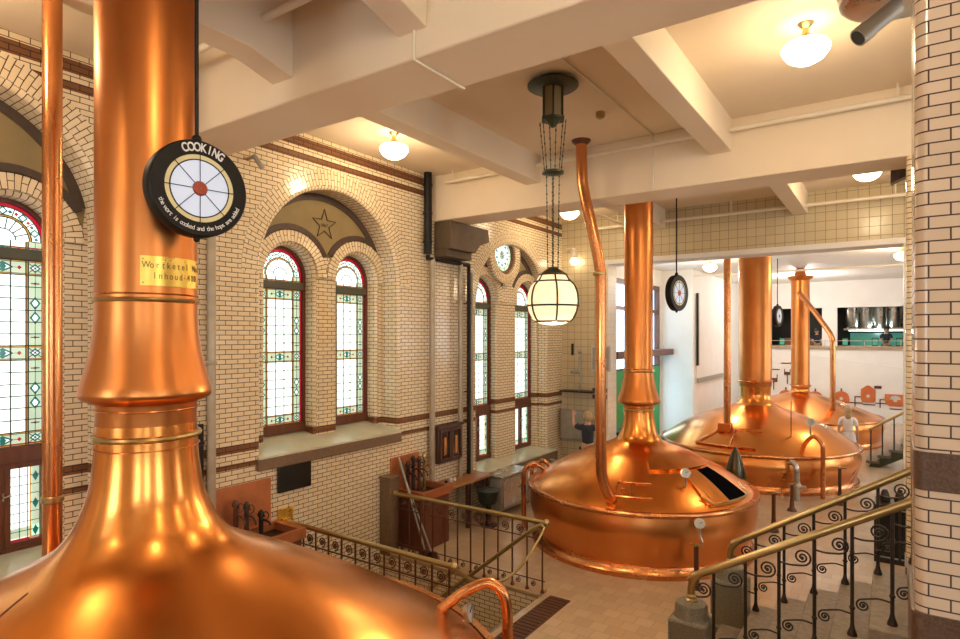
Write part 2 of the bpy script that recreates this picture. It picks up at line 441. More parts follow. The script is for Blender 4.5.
# arch trims
tn = 0
for n in NICHES:
    b = n['big']
    tn += 1; mb = MB(); ring_yz(mb, WX - .02, WX + .005, b[0], b[3], b[1] + .062, b[1] + .30, n=48)
    mb.build('trim_%d' % tn, 'tile_plain', kind='structure', label='radial brick arch over the window niche')
    # small brick arches over each window
    for w in n['win']:
        tn += 1; mb = MB(); ring_yz(mb, n['rx'] - .02, n['rx'] + .04, w[0], w[3], w[1] + .052, w[1] + .235, n=32)
        mb.build('trim_%d' % tn, 'tile_plain', kind='structure')
    # plaster tympanum with dark stone bands
    X = n['rx'] + .012; tn += 1; mb = MB(); N = 90
    R2 = n['win'][0][1] + .232; ym = (n['win'][0][0] + n['win'][1][0]) / 2
    def low(y):
        z = -9
        for w in n['win']:
            d = abs(y - w[0])
            if d < R2: z = max(z, w[3] + math.sqrt(R2 * R2 - d * d))
        return z
    ys = [b[0] - b[1] + 2 * b[1] * i / N for i in range(N + 1)]
    for y0, y1 in zip(ys, ys[1:]):
        t0 = b[3] + math.sqrt(max(b[1] ** 2 - (y0 - b[0]) ** 2, 0)); t1 = b[3] + math.sqrt(max(b[1] ** 2 - (y1 - b[0]) ** 2, 0))
        l0, l1 = low(y0), low(y1)
        mid = abs((y0 + y1) / 2 - b[0]) < .5
        if l0 < -1: l0 = n['win'][0][3] + .1 if mid else t0
        if l1 < -1: l1 = n['win'][0][3] + .1 if mid else t1
        if t0 - l0 < .01 and t1 - l1 < .01: continue
        if mid: l0 = max(l0, n['win'][0][3] + .33); l1 = max(l1, n['win'][0][3] + .33)
        l0 = min(l0, t0); l1 = min(l1, t1)
        mb.face([(X, y0, l0), (X, y1, l1), (X, y1, t1), (X, y0, t0)])
    mb.build('trim_%d' % tn, 'olive', kind='structure')
    tn += 1; mb = MB()
    ring_yz(mb, X - .005, X + .02, b[0], b[3], b[1] - .11, b[1] - .002, a0=R(12), a1=R(168), n=48)
    for w in n['win']:
        seg = 60; ok = []
        for i in range(seg + 1):
            a = PI * i / seg; y = w[0] + (R2 + .09) * math.cos(a); z = w[3] + (R2 + .09) * math.sin(a)
            ins = math.hypot(y - b[0], z - b[3]) < b[1] - .03 and (((y < ym + .005) == (w[0] < ym)) or n['win'][1][0] - n['win'][0][0] > 1.6) and z > w[3] + (.35 if n['win'][1][0] - n['win'][0][0] > 1.6 else .05)
            ok.append((a, ins))
        aa = [a for a, i_ in ok if i_]
        if aa: ring_yz(mb, X - .005, X + .028, w[0], w[3], R2 - .01, R2 + .09, a0=min(aa), a1=max(aa), n=30)
    mb.build('trim_%d' % tn, 'olivedark', kind='structure')

mb = MB(); mb.box(-7.452, -7.415, 11.5, 12.36, 4.45, 5.22); mb.build('trim_pier_head', 'tile_plain', kind='structure')
# star relief in the tympanum of the second niche
mb = MB(); pts = []
sc = (6.58, 5.50)
for k in range(10):
    r = .25 if k % 2 == 0 else .10
    a = PI / 2 + 2 * PI * k / 10
    pts.append((-7.578, sc[0] + r * math.cos(a), sc[1] + r * math.sin(a)))
mb.tube(pts, .011, 6, closed=True)
star = mb.build('star_outline', 'olivedark')
settags(star, 'five pointed star outline incised on the olive plaster above the paired arched windows', 'star')
text_mesh([('1867', .075, frame((-7.583, 6.58, 5.49), (0, 1, 0), (0, 0, 1)))], 'lettering', 'olivedark', star)

# windows ---------------------------------------------------------------
LEADW = .011
def stained(parent, X, yc, hw, z0, z1, bands, arch=None, name='stained_glass'):
    g = MB(); l = MB()
    MI = dict(w=0, g=1, t=2, a=3, r=4, b=5)
    def quad(ya, yb, za, zb, m, off=0): g.face([(X + off, ya, za), (X + off, yb, za), (X + off, yb, zb), (X + off, ya, zb)], None, MI[m])
    def dia(y, z, ry, rz, m, off=.003): g.face([(X + off, y - ry, z), (X + off, y, z - rz), (X + off, y + ry, z), (X + off, y, z + rz)], None, MI[m])
    def vl(y, za, zb, w=LEADW): l.box(X + .001, X + .008, y - w / 2, y + w / 2, za, zb)
    def hl(z, ya, yb, w=LEADW): l.box(X + .001, X + .008, ya, yb, z - w / 2, z + w / 2)
    y0, y1 = yc - hw, yc + hw
    rb, sb, am = .028, .13, .022
    quad(y0, y1, z0, z1, 'w')
    # red outer border
    quad(y0, y0 + rb, z0, z1, 'r', .002); quad(y1 - rb, y1, z0, z1, 'r', .002)
    if z0 == bands[0][0]: quad(y0, y1, z0, z0 + rb, 'r', .002)
    # side borders
    for (ya, yb) in ((y0 + rb, y0 + rb + sb), (y1 - rb - sb, y1 - rb)):
        quad(ya, yb, z0, z1, 'g', .0012)
        inner = yb if ya < yc else ya - am
        quad(inner, inner + am, z0, z1, 'a', .002); vl(inner, z0, z1); vl(inner + am, z0, z1); vl((ya + yb) / 2, z0, z1, .004)
    vl(y0 + rb, z0, z1); vl(y1 - rb, z0, z1)
    # grid of plain panes
    cy0 = y0 + rb + sb + am; cy1 = y1 - rb - sb - am
    for k in (1, 2): vl(cy0 + (cy1 - cy0) * k / 3, z0, z1)
    edges = []
    for (ba, bb) in bands:
        if bb - ba > .05:
            for cc in (yc - hw + rb + sb / 2, yc + hw - rb - sb / 2):
                for sg in (-1, 1): l.tube([(X + .005, cc - sb * .45, (ba + bb) / 2 - sg * .05), (X + .005, cc + sb * .45, (ba + bb) / 2 + sg * .05)], .004, 4)
        quad(y0 + rb, y1 - rb, ba, bb, 'g', .0014)
        quad(y0 + rb, y1 - rb, ba, ba + am * .8, 'a', .0024); quad(y0 + rb, y1 - rb, bb - am * .8, bb, 'a', .0024)
        hl(ba, y0, y1); hl(bb, y0, y1); hl(ba + am * .8, y0, y1, .005); hl(bb - am * .8, y0, y1, .005)
        zc = (ba + bb) / 2; h = (bb - ba) / 2 - am
        dia(yc, zc, .10, h, 't'); dia(yc, zc, .065, h * .6, 'w', .004); dia(yc, zc, .035, h * .9, 't', .005)
        for s_ in (-1, 1):
            dia(yc + s_ * .15, zc, .022, .025, 'r', .004); hl(zc, yc + s_ * .10, yc + s_ * .17, .005)
            c = yc + s_ * (hw - rb - sb / 2)
            dia(c, zc, sb * .42, h * .9, 't'); dia(c, zc, sb * .25, h * .5, 'w', .004)
            dia(c, zc, .015, .015, 'g', .005)
    for (a, b_) in zip(bands, bands[1:]):
        za, zb = a[1], b_[0]
        n = max(1, round((zb - za) / .14))
        for k in range(1, n): hl(za + (zb - za) * k / n, y0 + rb, y1 - rb, .010)
        zc = (za + zb) / 2
        for s_ in (-1, 1):
            c = yc + s_ * (hw - rb - sb / 2)
            for dz in (-.08, .08): dia(c, zc + dz, sb * .40, .075, 't'); dia(c, zc + dz, sb * .22, .045, 'w', .004)
            if zb - za > .5:
                for zz in (za + .09, zb - .09): dia(c, zz, .02, .016, 'r', .004); hl(zz, c - .04, c + .04, .012)
    if arch is not None:
        zs = arch; N = 24
        def sect(r0, r1, m, off, a0=0, a1=PI, n=N):
            for i in range(n):
                a = a0 + (a1 - a0) * i / n; b = a0 + (a1 - a0) * (i + 1) / n
                P = lambda r, t: (X + off, yc + r * math.cos(t), zs + r * math.sin(t))
                if r0 < 1e-4: g.face([P(0, a), P(r1, a), P(r1, b)], None, MI[m])
                else: g.face([P(r0, a), P(r1, a), P(r1, b), P(r0, b)], None, MI[m])
        sect(0, hw * .30, 'b', 0); sect(hw * .30, hw * .62, 'w', 0); sect(hw * .62, hw * .68, 'a', 0); sect(hw * .68, hw * .90, 'w', 0); sect(hw * .90, hw, 'r', .002)
        def arcl(r, w=.006): l.tube([(X + .004, yc + r * math.cos(PI * i / N), zs + r * math.sin(PI * i / N)) for i in range(N + 1)], w, 4)
        for r in (.3, .62, .68, .9): arcl(hw * r)
        for k in range(1, 9):
            a = PI * k / 9
            l.tube([(X + .004, yc + hw * .3 * math.cos(a), zs + hw * .3 * math.sin(a)), (X + .004, yc + hw * .62 * math.cos(a), zs + hw * .62 * math.sin(a))], .0055, 4)
        for k in range(5):
            a = PI * (k + .5) / 5; r = hw * .79; y, z = yc + r * math.cos(a), zs + r * math.sin(a)
            dia(y, z, .05, .05, 't'); dia(y, z, .028, .028, 'w', .004); dia(y, z, .012, .012, 'g', .005)
            for da in (-.22, .22):
                y, z = yc + r * math.cos(a + da), zs + r * math.sin(a + da); dia(y, z, .022, .022, 'r' if k % 2 else 't')
            a2 = PI * k / 5
            l.tube([(X + .004, yc + hw * .68 * math.cos(a2), zs + hw * .68 * math.sin(a2)), (X + .004, yc + hw * .9 * math.cos(a2), zs + hw * .9 * math.sin(a2))], .0055, 4)
    g.build(name, ['g_white', 'g_green', 'g_teal', 'g_amber', 'g_red', 'g_blue'], parent, smooth=0, fixn=False)
    l.build('leading', 'lead', parent, smooth=0)

wn = 0
for ni, n in enumerate(NICHES):
    for w in n['win']:
        wn += 1
        yc, hw, zb, zs = w; X = n['gx']
        o = thing('window_%d' % wn, None, None, (X, yc, zb), kind='structure')
        F = .045                       # frame bar
        top = zs - .09 if ni != 2 else 4.44
        bar0 = top - .12
        mbf = MB()
        # arched head frame and jambs
        ring_yz(mbf, X - .05, X + .05, yc, zs, hw - F, hw + .004, n=30)
        zb2 = zb + (.02 if n['low'] else .18)
        mbf.box(X - .05, X + .05, yc - hw, yc - hw + F, zb2, zs); mbf.box(X - .05, X + .05, yc + hw - F, yc + hw, zb2, zs)
        mbf.box(X - .05, X + .06, yc - hw, yc + hw, zb2, zb2 + (.14 if not n['low'] else .09))
        mbf.build('window_frame', 'wood', o)
        mt = MB(); mt.box(X - .05, X + .06, yc - hw + F, yc + hw - F, bar0, top); mt.build('transom_bar', 'transom', o, bevel=.008)
        zl = zb2 + (.14 if not n['low'] else .09)
        gl0 = zl
        if n['low']:
            tz = n['trans']
            mc = MB(); mc.box(X - .05, X + .065, yc - hw + F, yc + hw - F, tz - .04, tz + .14); mc.build('lower_transom', 'wood', o, bevel=.01)
            # two casements
            for s_ in (-1, 1):
                mc = MB(); ya, yb = (yc - hw + F, yc - .002) if s_ < 0 else (yc + .002, yc + hw - F)
                za, zz = zl, tz - .04; t = .055
                mc.box(X - .02, X + .05, ya, ya + t, za, zz); mc.box(X - .02, X + .05, yb - t, yb, za, zz)
                mc.box(X - .02, X + .05, ya + t, yb - t, za, za + t); mc.box(X - .02, X + .05, ya + t, yb - t, zz - t, zz)
                cs = mc.build('casement', 'wood', o)
                h2 = (yb - ya) / 2 - t; cy = (ya + yb) / 2
                gq = MB(); ll = MB(); MIx = 0
                gq.face([(X, cy - h2, za + t), (X, cy + h2, za + t), (X, cy + h2, zz - t), (X, cy - h2, zz - t)], None, 0)
                gq.face([(X + .002, cy - h2, za + t), (X + .002, cy + h2, za + t), (X + .002, cy + h2, za + t + .022), (X + .002, cy - h2, za + t + .022)], None, 4)
                gq.face([(X + .002, cy - h2, za + t + .03), (X + .002, cy + h2, za + t + .03), (X + .002, cy + h2, za + t + .14), (X + .002, cy - h2, za + t + .14)], None, 1)
                yo = cy + s_ * (h2 - .035)
                gq.face([(X + .002, yo - .035, za + t), (X + .002, yo + .035, za + t), (X + .002, yo + .035, zz - t), (X + .002, yo - .035, zz - t)], None, 1)
                yi = cy + s_ * (h2 - .08)
                gq.face([(X + .003, yi - .008, za + t), (X + .003, yi + .008, za + t), (X + .003, yi + .008, zz - t), (X + .003, yi - .008, zz - t)], None, 3)
                for zc in [za + t + .085 + .3 * k for k in range(int((zz - za - .2) / .3) + 1)]:
                    gq.face([(X + .004, yo - .03, zc), (X + .004, yo, zc - .06), (X + .004, yo + .03, zc), (X + .004, yo, zc + .06)], None, 2)
                for k in range(1, 8): ll.box(X + .004, X + .01, cy - h2, cy + h2, za + t + (zz - za - 2 * t) * k / 8 - .003, za + t + (zz - za - 2 * t) * k / 8 + .003)
                for k in (-.33, .2): ll.box(X + .004, X + .01, cy + k * h2 - .003, cy + k * h2 + .003, za + t, zz - t)
                gq.build('casement_glass', ['g_white', 'g_green', 'g_teal', 'g_amber', 'g_red'], cs, smooth=0, fixn=False)
                ll.build('casement_leading', 'lead', cs, smooth=0)
            hh = MB(); hh.box(X + .05, X + .065, yc - .02, yc - .005, tz - .42, tz - .34); hh.cyl((X + .06, yc - .012, tz - .38), (X + .09, yc - .012, tz - .38), .01); hh.cyl((X + .09, yc - .012, tz - .38), (X + .09, yc + .05, tz - .36), .008)
            hh.build('window_handle', 'steel', o)
            gl0 = tz + .14
        H = bar0 - gl0
        bands = [(gl0, gl0 + .15), (gl0 + H * .5 - .08, gl0 + H * .5 + .08), (bar0 - .16, bar0)]
        stained(o, X + .001, yc, hw - F, gl0, bar0, bands, None)
        # arched light above the bar
        stained2 = MB()
        stained(o, X + .0, yc, hw - F, top, zs, [(top, top + .001)], zs, 'fanlight_glass')

# round window of the third niche
o = thing('window_round', None, None, (-7.4, 11.98, 5.2), kind='structure')
yc, zc, rr = 11.66, 5.56, .42
mb = MB(); ring_yz(mb, -7.46, -7.3, yc, zc, rr + .02, rr + .24, a0=0, a1=2 * PI, n=48); mb.build('brick_ring', 'tile_plain', o)
mb = MB(); ring_yz(mb, -7.44, -7.36, yc, zc, rr - .05, rr + .025, a0=0, a1=2 * PI, n=48); mb.build('window_frame', 'wood', o)
g = MB(); l = MB(); X = -7.4
for i in range(40):
    a, b = 2 * PI * i / 40, 2 * PI * (i + 1) / 40
    P = lambda r, t, q=0: (X + q, yc + r * math.cos(t), zc + r * math.sin(t))
    r1 = rr - .05
    g.face([P(0, a), P(r1 * .25, a), P(r1 * .25, b)], None, 1)
    g.face([P(r1 * .25, a), P(r1 * .8, a), P(r1 * .8, b), P(r1 * .25, b)], None, 0)
    g.face([P(r1 * .8, a), P(r1, a), P(r1, b), P(r1 * .8, b)], None, 1)
for k in range(10):
    a = 2 * PI * k / 10
    c = P(r1 * .62, a + .31, .003); 
    g.face([(c[0], c[1] - .05, c[2]), (c[0], c[1], c[2] - .05), (c[0], c[1] + .05, c[2]), (c[0], c[1], c[2] + .05)], None, 2)
    l.tube([P(.02, a, .004), P(r1, a, .004)], .006, 4)
for q in (.25, .8): l.tube([P(r1 * q, 2 * PI * i / 32, .004) for i in range(32)], .006, 4, closed=True)
g.build('stained_glass', ['g_white', 'g_green', 'g_teal'], o, smooth=0, fixn=False); l.build('leading', 'lead', o, smooth=0)

# sills
def sill(num, y0, y1, xb, xf, zb, zf, th, fx=None):
    o = thing('trim_sill_%d' % num, None, None, ((xb + xf) / 2, (y0 + y1) / 2, zf - th), kind='structure')
    a = MB(); a.slab([(xb, zb), (xf, zf), (xf, zf - .03), (xb, zf - .03)], 'y', y0, y1); a.build('sill_top', 'sill', o)
    a = MB(); a.slab([(xb, zf - .03), (xf + .004, zf - .03), (xf + .004, zf - th), (xb, zf - th)], 'y', y0 - .01, y1 + .01); a.build('sill_face', 'stone', o, bevel=.01)
sill(1, .28, 3.16, -7.94, -7.14, 1.40, 1.26, .14)
sill(2, 5.06, 7.94, -7.94, -7.14, 2.19, 2.03, .19)
sill(3, 10.2, 13.62, -7.74, -6.98, .93, .84, .26)
sill(4, -5.44, -2.56, -7.94, -7.14, 1.40, 1.26, .14)

# floor with the stair pit
mb = MB()
for (a, b, c, d) in ((-7.2, -4.12, -6.5, 5.6), (-4.12, 7, -6.5, 14.8), (-7.2, -4.12, 7.45, 14.8), (-7.5, 7, 14.8, 31.2)):
    mb.face([(a, c, 0), (b, c, 0), (b, d, 0), (a, d, 0)])
mb.build('floor', 'floor', kind='structure', fixn=False)
for nm, f in (('wall_pit_far', [(-7.2, 7.45, -2.2), (-4.12, 7.45, -2.2), (-4.12, 7.45, 0), (-7.2, 7.45, 0)]),
              ('wall_pit_near', [(-7.2, 5.6, -2.2), (-4.12, 5.6, -2.2), (-4.12, 5.6, 0), (-7.2, 5.6, 0)]),
              ('wall_pit_head', [(-4.12, 5.6, -2.2), (-4.12, 7.45, -2.2), (-4.12, 7.45, 0), (-4.12, 5.6, 0)]),
              ('floor_pit', [(-7.2, 5.6, -2.2), (-4.12, 5.6, -2.2), (-4.12, 7.45, -2.2), (-7.2, 7.45, -2.2)])):
    mb = MB(); mb.face(f); mb.build(nm, 'tile_plain', kind='structure', fixn=False)
mb = MB()
mb.box(-7.2, -4.12, 7.45, 7.7, -.02, .05); mb.box(-7.2, -4.12, 5.38, 5.6, -.02, .05)
mb.build('trim_pit_kerb', 'plank', kind='structure', bevel=.01)
o = thing('stone_steps', 'stone steps going down into the tiled pit between the two brass railings', 'steps', (-4.3, 6.5, -2.0))
for i in range(8):
    mb = MB(); x1 = -4.12 - i * .24; mb.box(x1 - .26, x1, 5.6, 7.45, -.2 * (i + 1) - .2, -.2 * (i + 1)); mb.build('step', 'step', o)
mb = MB(); mb.box(-4.02, -3.70, 5.4, 7.62, 0, .006)
for k in range(26): mb.box(-4.0, -3.72, 5.43 + k * .084, 5.45 + k * .084, .006, .012)
settags(mb.build('floor_grating', 'ironred'), 'dark metal grating strip in the floor at the head of the pit steps', 'grating')

# ceiling and beams
mb = MB(); mb.box(-7.9, 7, -6.5, 14.9, CEIL, CEIL + .15); mb.build('ceiling', 'plaster', kind='structure')
mb = MB(); mb.box(-7.9, 7, 14.8, 31.4, 6.15, 6.3); mb.build('ceiling_far', 'white', kind='structure')
beams = [(3.58, 4.23), (8.87, 9.55), (-1.75, -1.07)]
tn = 40
for (a, b) in beams:
    tn += 1; mb = MB(); mb.box(-7.25, 7, a, b, 5.87, CEIL + .02); mb.build('trim_%d' % tn, 'plaster', kind='structure', bevel=.015, label='deep plastered ceiling beam')
for (a, b, js) in ((4.23, 8.87, (-5.15, -2.13, .95, 3.9)), (9.55, 14.3, (-4.75, -1.75, .95)), (-1.07, 3.58, (-4.85, -3.25, .9, 3.9))):
    for x in js:
        tn += 1; mb = MB()
        w = .29
        zb = 6.27 if a > 0 else 6.2
        prof = [(a - .01, CEIL + .01), (a - .01, 5.99 if a < 0 else zb), (a + .3, zb), (b - .45, zb), (b + .01, zb - (.12 if a < 0 else 0)), (b + .01, CEIL + .01)]
        mb.slab(prof, 'x', x, x + w); mb.build('trim_%d' % tn, 'plaster', kind='structure', bevel=.01)
# lintel wall between halls
mb = MB(); mb.box(-5.94, .22, 14.3, 14.8, 5.62, CEIL + .02); mb.box(-7.2, -5.94, 14.3, 14.8, 0, CEIL + .02); mb.box(.22, 7, 14.3, 14.8, 0, CEIL + .02)
mb.build('wall_back', 'tile_sq', kind='structure')
mb = MB(); mb.box(-5.98, .26, 14.26, 14.84, 5.5, 5.62); mb.build('trim_lintel', 'white', kind='structure', bevel=.01)
mb = MB(); mb.box(-5.99, -5.9, 14.27, 14.83, 0, 5.5); mb.box(.18, .26, 14.27, 14.83, 0, 5.5); mb.build('trim_jamb', 'tile_pale', kind='structure')
# right and rear walls (behind the camera, seen in the copper)
mb = MB(); mb.box(6.8, 7.1, -6.5, 31.2, -.2, CEIL + .1); mb.build('wall_right', 'tile_plain', kind='structure')
mb = MB(); mb.box(-7.5, 7, -6.8, -6.5, -.2, CEIL + .1); mb.build('wall_rear', 'tile_plain', kind='structure')
k = 30
for y in (-3.6, 1.4, 6.4, 11.4, 17.4, 22.4, 27.0):  # glowing windows added out of view, for daylight and reflections in the copper
    k += 1; o = thing('window_%d' % k, None, None, (6.79, y, 2.3), kind='structure')
    mb = MB(); mb.box(6.77, 6.79, y - .8, y + .8, 2.3, 5.3); mb.build('pane', 'day_added', o, smooth=0)
    mb = MB()
    for (a, b, c, d) in ((y - .88, y - .8, 2.2, 5.4), (y + .8, y + .88, 2.2, 5.4), (y - .88, y + .88, 2.2, 2.3), (y - .88, y + .88, 5.3, 5.4), (y - .03, y + .03, 2.3, 5.3), (y - .8, y + .8, 4.2, 4.28)): mb.box(6.72, 6.79, a, b, c, d)
    mb.build('window_frame', 'wood', o)
for x in (-4.6, 4.0):  # more added glowing windows, on the unseen rear wall
    k += 1; o = thing('window_%d' % k, None, None, (x, -6.49, 2.3), kind='structure')
    mb = MB(); mb.box(x - 1.1, x + 1.1, -6.49, -6.47, 2.4, 5.4); mb.build('pane', 'day_added', o, smooth=0)
    mb = MB()
    for (a, b, c, d) in ((x - 1.18, x - 1.1, 2.3, 5.5), (x + 1.1, x + 1.18, 2.3, 5.5), (x - 1.18, x + 1.18, 2.3, 2.4), (x - 1.18, x + 1.18, 5.4, 5.5), (x - .04, x + .04, 2.4, 5.4)): mb.box(a, b, -6.49, -6.42, c, d)
    mb.build('window_frame', 'wood', o)
# tall windows of the far hall
k = 20
for (a, b) in ((17.15, 19.7), (19.8, 22.4)):
    k += 1; o = thing('window_%d' % k, None, None, (-7.35, (a + b) / 2, .6), kind='structure')
    mb = MB(); mb.box(-7.42, -7.40, a, b, .1, 5.5); mb.build('pane', 'day', o, smooth=0)
    mb = MB()
    for (c, d, e, f) in ((a, a + .07, .0, 5.55), (b - .07, b, .0, 5.55), (a, b, 5.4, 5.55), (a, b, 4.55, 4.67), (a, b, 2.95, 3.2), (a, b, 0, .12)): mb.box(-7.40, -7.22, c, d, e, f)
    mb.build('window_frame', 'wood', o)
mb = MB(); mb.box(-7.19, -6.75, 17.1, 22.58, 3.0, 3.22); settags(mb.build('wooden_ledge', 'wood', bevel=.01), 'red brown wooden ledge running along the tall clear windows', 'ledge')
# back of far hall
mb = MB()
Yb = 31.0
mb.box(-7.5, -4.83, Yb, Yb + .3, 0, 6.3); mb.box(-2.61, -2.03, Yb, Yb + .3, 3.22, 4.97); mb.box(.6, 7, Yb, Yb + .3, 0, 6.3)
mb.box(-4.83, .6, Yb, Yb + .3, 4.97, 6.3); mb.box(-4.83, .6, Yb, Yb + .3, 0, 3.22)
mb.build('wall_back_far', 'white', kind='structure')
mb = MB(); mb.slab([(-5.89, 0), (2.5, 0), (2.5, 2.05), (-5.89, 3.28)], 'y', 30.75, 30.98); mb.build('wall_low_screen', 'white', kind='structure')
mb = MB(); mb.box(-4.9, .65, Yb - .15, Yb + .35, 3.15, 3.24); mb.build('trim_ledge', 'plank', kind='structure')
for nm, bx in (('wall_kitchen_back', (-5.4, 1.2, 34.6, 34.8, 2.4, 5.2)), ('wall_kitchen_left', (-5.6, -5.4, 31.3, 34.8, 2.4, 5.2)), ('wall_kitchen_right', (1.2, 1.4, 31.3, 34.8, 2.4, 5.2)), ('floor_kitchen', (-5.6, 1.4, 31.3, 34.8, 2.3, 2.4)), ('ceiling_kitchen', (-5.6, 1.4, 31.3, 34.8, 5.2, 5.3))):
    mb = MB(); mb.box(*bx); mb.build(nm, 'black', kind='structure')
# door-like panel in the far white wall
o = thing('door_1', None, None, (-6.05, 24, 0), kind='structure')
mb = MB(); mb.box(-6.05, -6.01, 23.0, 27.6, 1.9, 5.3); mb.build('door_panel', 'white', o, bevel=.01)
mb = MB(); mb.box(-6.01, -5.95, 22.95, 23.12, 2.6, 5.3); mb.build('slot_strip', 'black', o)
mb = MB(); mb.box(-6.01, -5.95, 23.0, 27.0, 1.95, 2.12); mb.build('lower_strip', 'greymetal', o)

# ------------------------------------------------------------------ kettles
def interp(prof, r):
    for (r0, z0), (r1, z1) in zip(prof, prof[1:]):
        if min(r0, r1) - 1e-9 <= r <= max(r0, r1) + 1e-9:
            return z0 if r1 == r0 else z0 + (z1 - z0) * (r - r0) / (r1 - r0)
    return prof[-1][1]

def spline2(P, n=6):
    return [(p.x, p.y) for p in catmull([(a, b, 0) for a, b in P], n)]

class Kettle:
    def __init__(s, x, y, dome, body, tube, label, name='brew_kettle'):
        s.c = (x, y); s.dome = spline2(dome, 5); s.o = thing(name, label, 'kettle', (x, y, 0), 'copper brew kettles in a row')
        mb = MB(); mb.lathe((x, y, 0), list(reversed(s.dome)), 96, cap0=False, cap1=False); s.dob = mb.build('dome', 'copper', s.o, smooth=60)
        mb = MB(); mb.lathe((x, y, 0), spline2(body, 4), 96, cap0=True, cap1=False); s.bob = mb.build('body', 'copper_body', s.o, smooth=60)
        rr, rz = dome[-1]
        mb = MB(); mb.lathe((x, y, 0), [(rr - .03, rz - .05), (rr + .05, rz - .05), (rr + .07, rz - .03), (rr + .07, rz), (rr + .05, rz + .025), (rr - .02, rz + .025)], 96, cap0=False, cap1=False)
        s.rim = mb.build('rim', 'copper_pipe', s.o, smooth=50)
        b0 = body[0][0]
        mb = MB(); mb.lathe((x, y, 0), [(b0 + .02, 0), (b0 + .1, .0), (b0 + .1, .07), (b0 + .05, .11), (b0 + .03, .17), (b0 - .05, .2)], 96, cap0=False, cap1=False)
        mb.build('base_ring', 'copper_pipe', s.o, smooth=50)
        mb = MB(); mb.lathe((x, y, 0), tube, 48, cap0=False, cap1=True); s.tube = mb.build('chimney', 'copper_tube', s.o, smooth=50)
    def S(s, r, a, off=0):
        z = interp(s.dome, r); zz = interp(s.dome, min(r + .02, s.dome[-1][0])); zl = interp(s.dome, max(r - .02, s.dome[0][0]))
        sl = (zz - zl) / .04
        nx, nz = -sl, 1; l = math.hypot(nx, nz); nx /= l; nz /= l
        rr = r + nx * off
        return (s.c[0] + rr * math.cos(a), s.c[1] + rr * math.sin(a), z + nz * off)
    def patch(s, r0, r1, a0, a1, off, th=.0, n=10):
        mb = MB(); P = [[s.S(r0 + (r1 - r0) * i / n, a0 + (a1 - a0) * j / n, off) for j in range(n + 1)] for i in range(n + 1)]
        mb.grid(P)
        # closing skirt
        Q = [[s.S(r0 + (r1 - r0) * i / n, a0 + (a1 - a0) * j / n, -.005) for j in range(n + 1)] for i in range(n + 1)]
        per = [(0, j) for j in range(n)] + [(i, n) for i in range(n)] + [(n, j) for j in range(n, 0, -1)] + [(i, 0) for i in range(n, 0, -1)]
        for k in range(len(per)):
            (i, j), (i2, j2) = per[k], per[(k + 1) % len(per)]
            mb.face([P[i][j], P[i2][j2], Q[i2][j2], Q[i][j]])
        return mb
    def ring(s, z, r, th, mat='brass', name='band'):
        mb = MB(); mb.tube([(s.c[0] + r * math.cos(2 * PI * i / 64), s.c[1] + r * math.sin(2 * PI * i / 64), z) for i in range(64)], th, 8, closed=True)
        return mb.build(name, mat, s.o)

# foreground kettle
K0 = Kettle(-4.30, 2.145,
    [(.318, 3.10), (.322, 2.92), (.335, 2.78), (.36, 2.63), (.405, 2.50), (.475, 2.36), (.60, 2.23), (.88, 2.08), (1.3, 1.86), (1.8, 1.58), (2.25, 1.30), (2.58, 1.08)],
    [(2.42, .05), (2.46, .3), (2.6, .6), (2.64, .85), (2.6, 1.05)],
    [(.314, 3.02), (.316, 3.22), (.32, 3.24), (.39, 3.265), (.414, 3.29), (.416, 3.32), (.402, 3.37), (.375, 3.47), (.348, 3.58), (.33, 3.70), (.322, 3.82), (.318, 4.2), (.318, CEIL - .003)],
    'largest foreground copper brew kettle at the left with a yellow nameplate on its chimney')
K0.ring(3.94, .327, .015); K0.ring(3.98, .322, .006, 'copper_pipe', 'seam'); K0.ring(3.015, .328, .020); K0.ring(3.20, .322, .007, 'copper_pipe', 'seam'); K0.ring(2.94, .330, .004, 'copper_pipe', 'seam')
# nameplate: curved brass sheet
th0, th1 = R(-34), R(42)
mb = MB()
def cpt(a, z, r): return (-4.30 + r * math.cos(a), 2.145 + r * math.sin(a), z)
n = 16
Z0, Z1 = 4.03, 4.225
front = [[cpt(th0 + (th1 - th0) * j / n, z, .332) for j in range(n + 1)] for z in (Z0, Z1)]
back = [[cpt(th0 + (th1 - th0) * j / n, z, .315) for j in range(n + 1)] for z in (Z0, Z1)]
mb.grid(front); mb.face([front[0][0], back[0][0], back[1][0], front[1][0]]); mb.face([front[0][n], back[0][n], back[1][n], front[1][n]])
for j in range(n):
    for i in (0, 1): mb.face([front[i][j], front[i][j + 1], back[i][j + 1], back[i][j]])
np_ = mb.build('nameplate', 'brass_plate', K0.o, label='yellow brass nameplate with engraved lettering')
items = []
for line, z, s_ in (('Wortketel No1', Z0 + .135, .062), ('Inhoud 400', Z0 + .065, .062)):
    L_ = len(line); step = .034 / .333
    for i, ch in enumerate(line):
        a = R(7) + (i - (L_ - 1) / 2) * step
        if ch == ' ': continue
        p = cpt(a, z, .3335)
        items.append((ch, s_, frame(p, (-math.sin(a), math.cos(a), 0), (0, 0, 1)) @ Matrix.Diagonal((.78, 1, 1, 1))))
text_mesh(items, 'engraving', 'engrave', np_, .0006)
for (a, z) in ((th0 + .05, Z0 + .02), (th0 + .05, Z1 - .02), (th1 - .05, Z0 + .02), (th1 - .05, Z1 - .02)): mb = MB(); mb.sphere(cpt(a, z, .333), .006, 8); mb.build('rivet', 'brass', np_)
# seam line on the dome
mb = MB(); mb.tube([K0.S(.72 + .06 * i, R(-87 + .6 * i), .0) for i in range(8)], .005, 6); mb.build('dome_seam', 'ironred', K0.o)

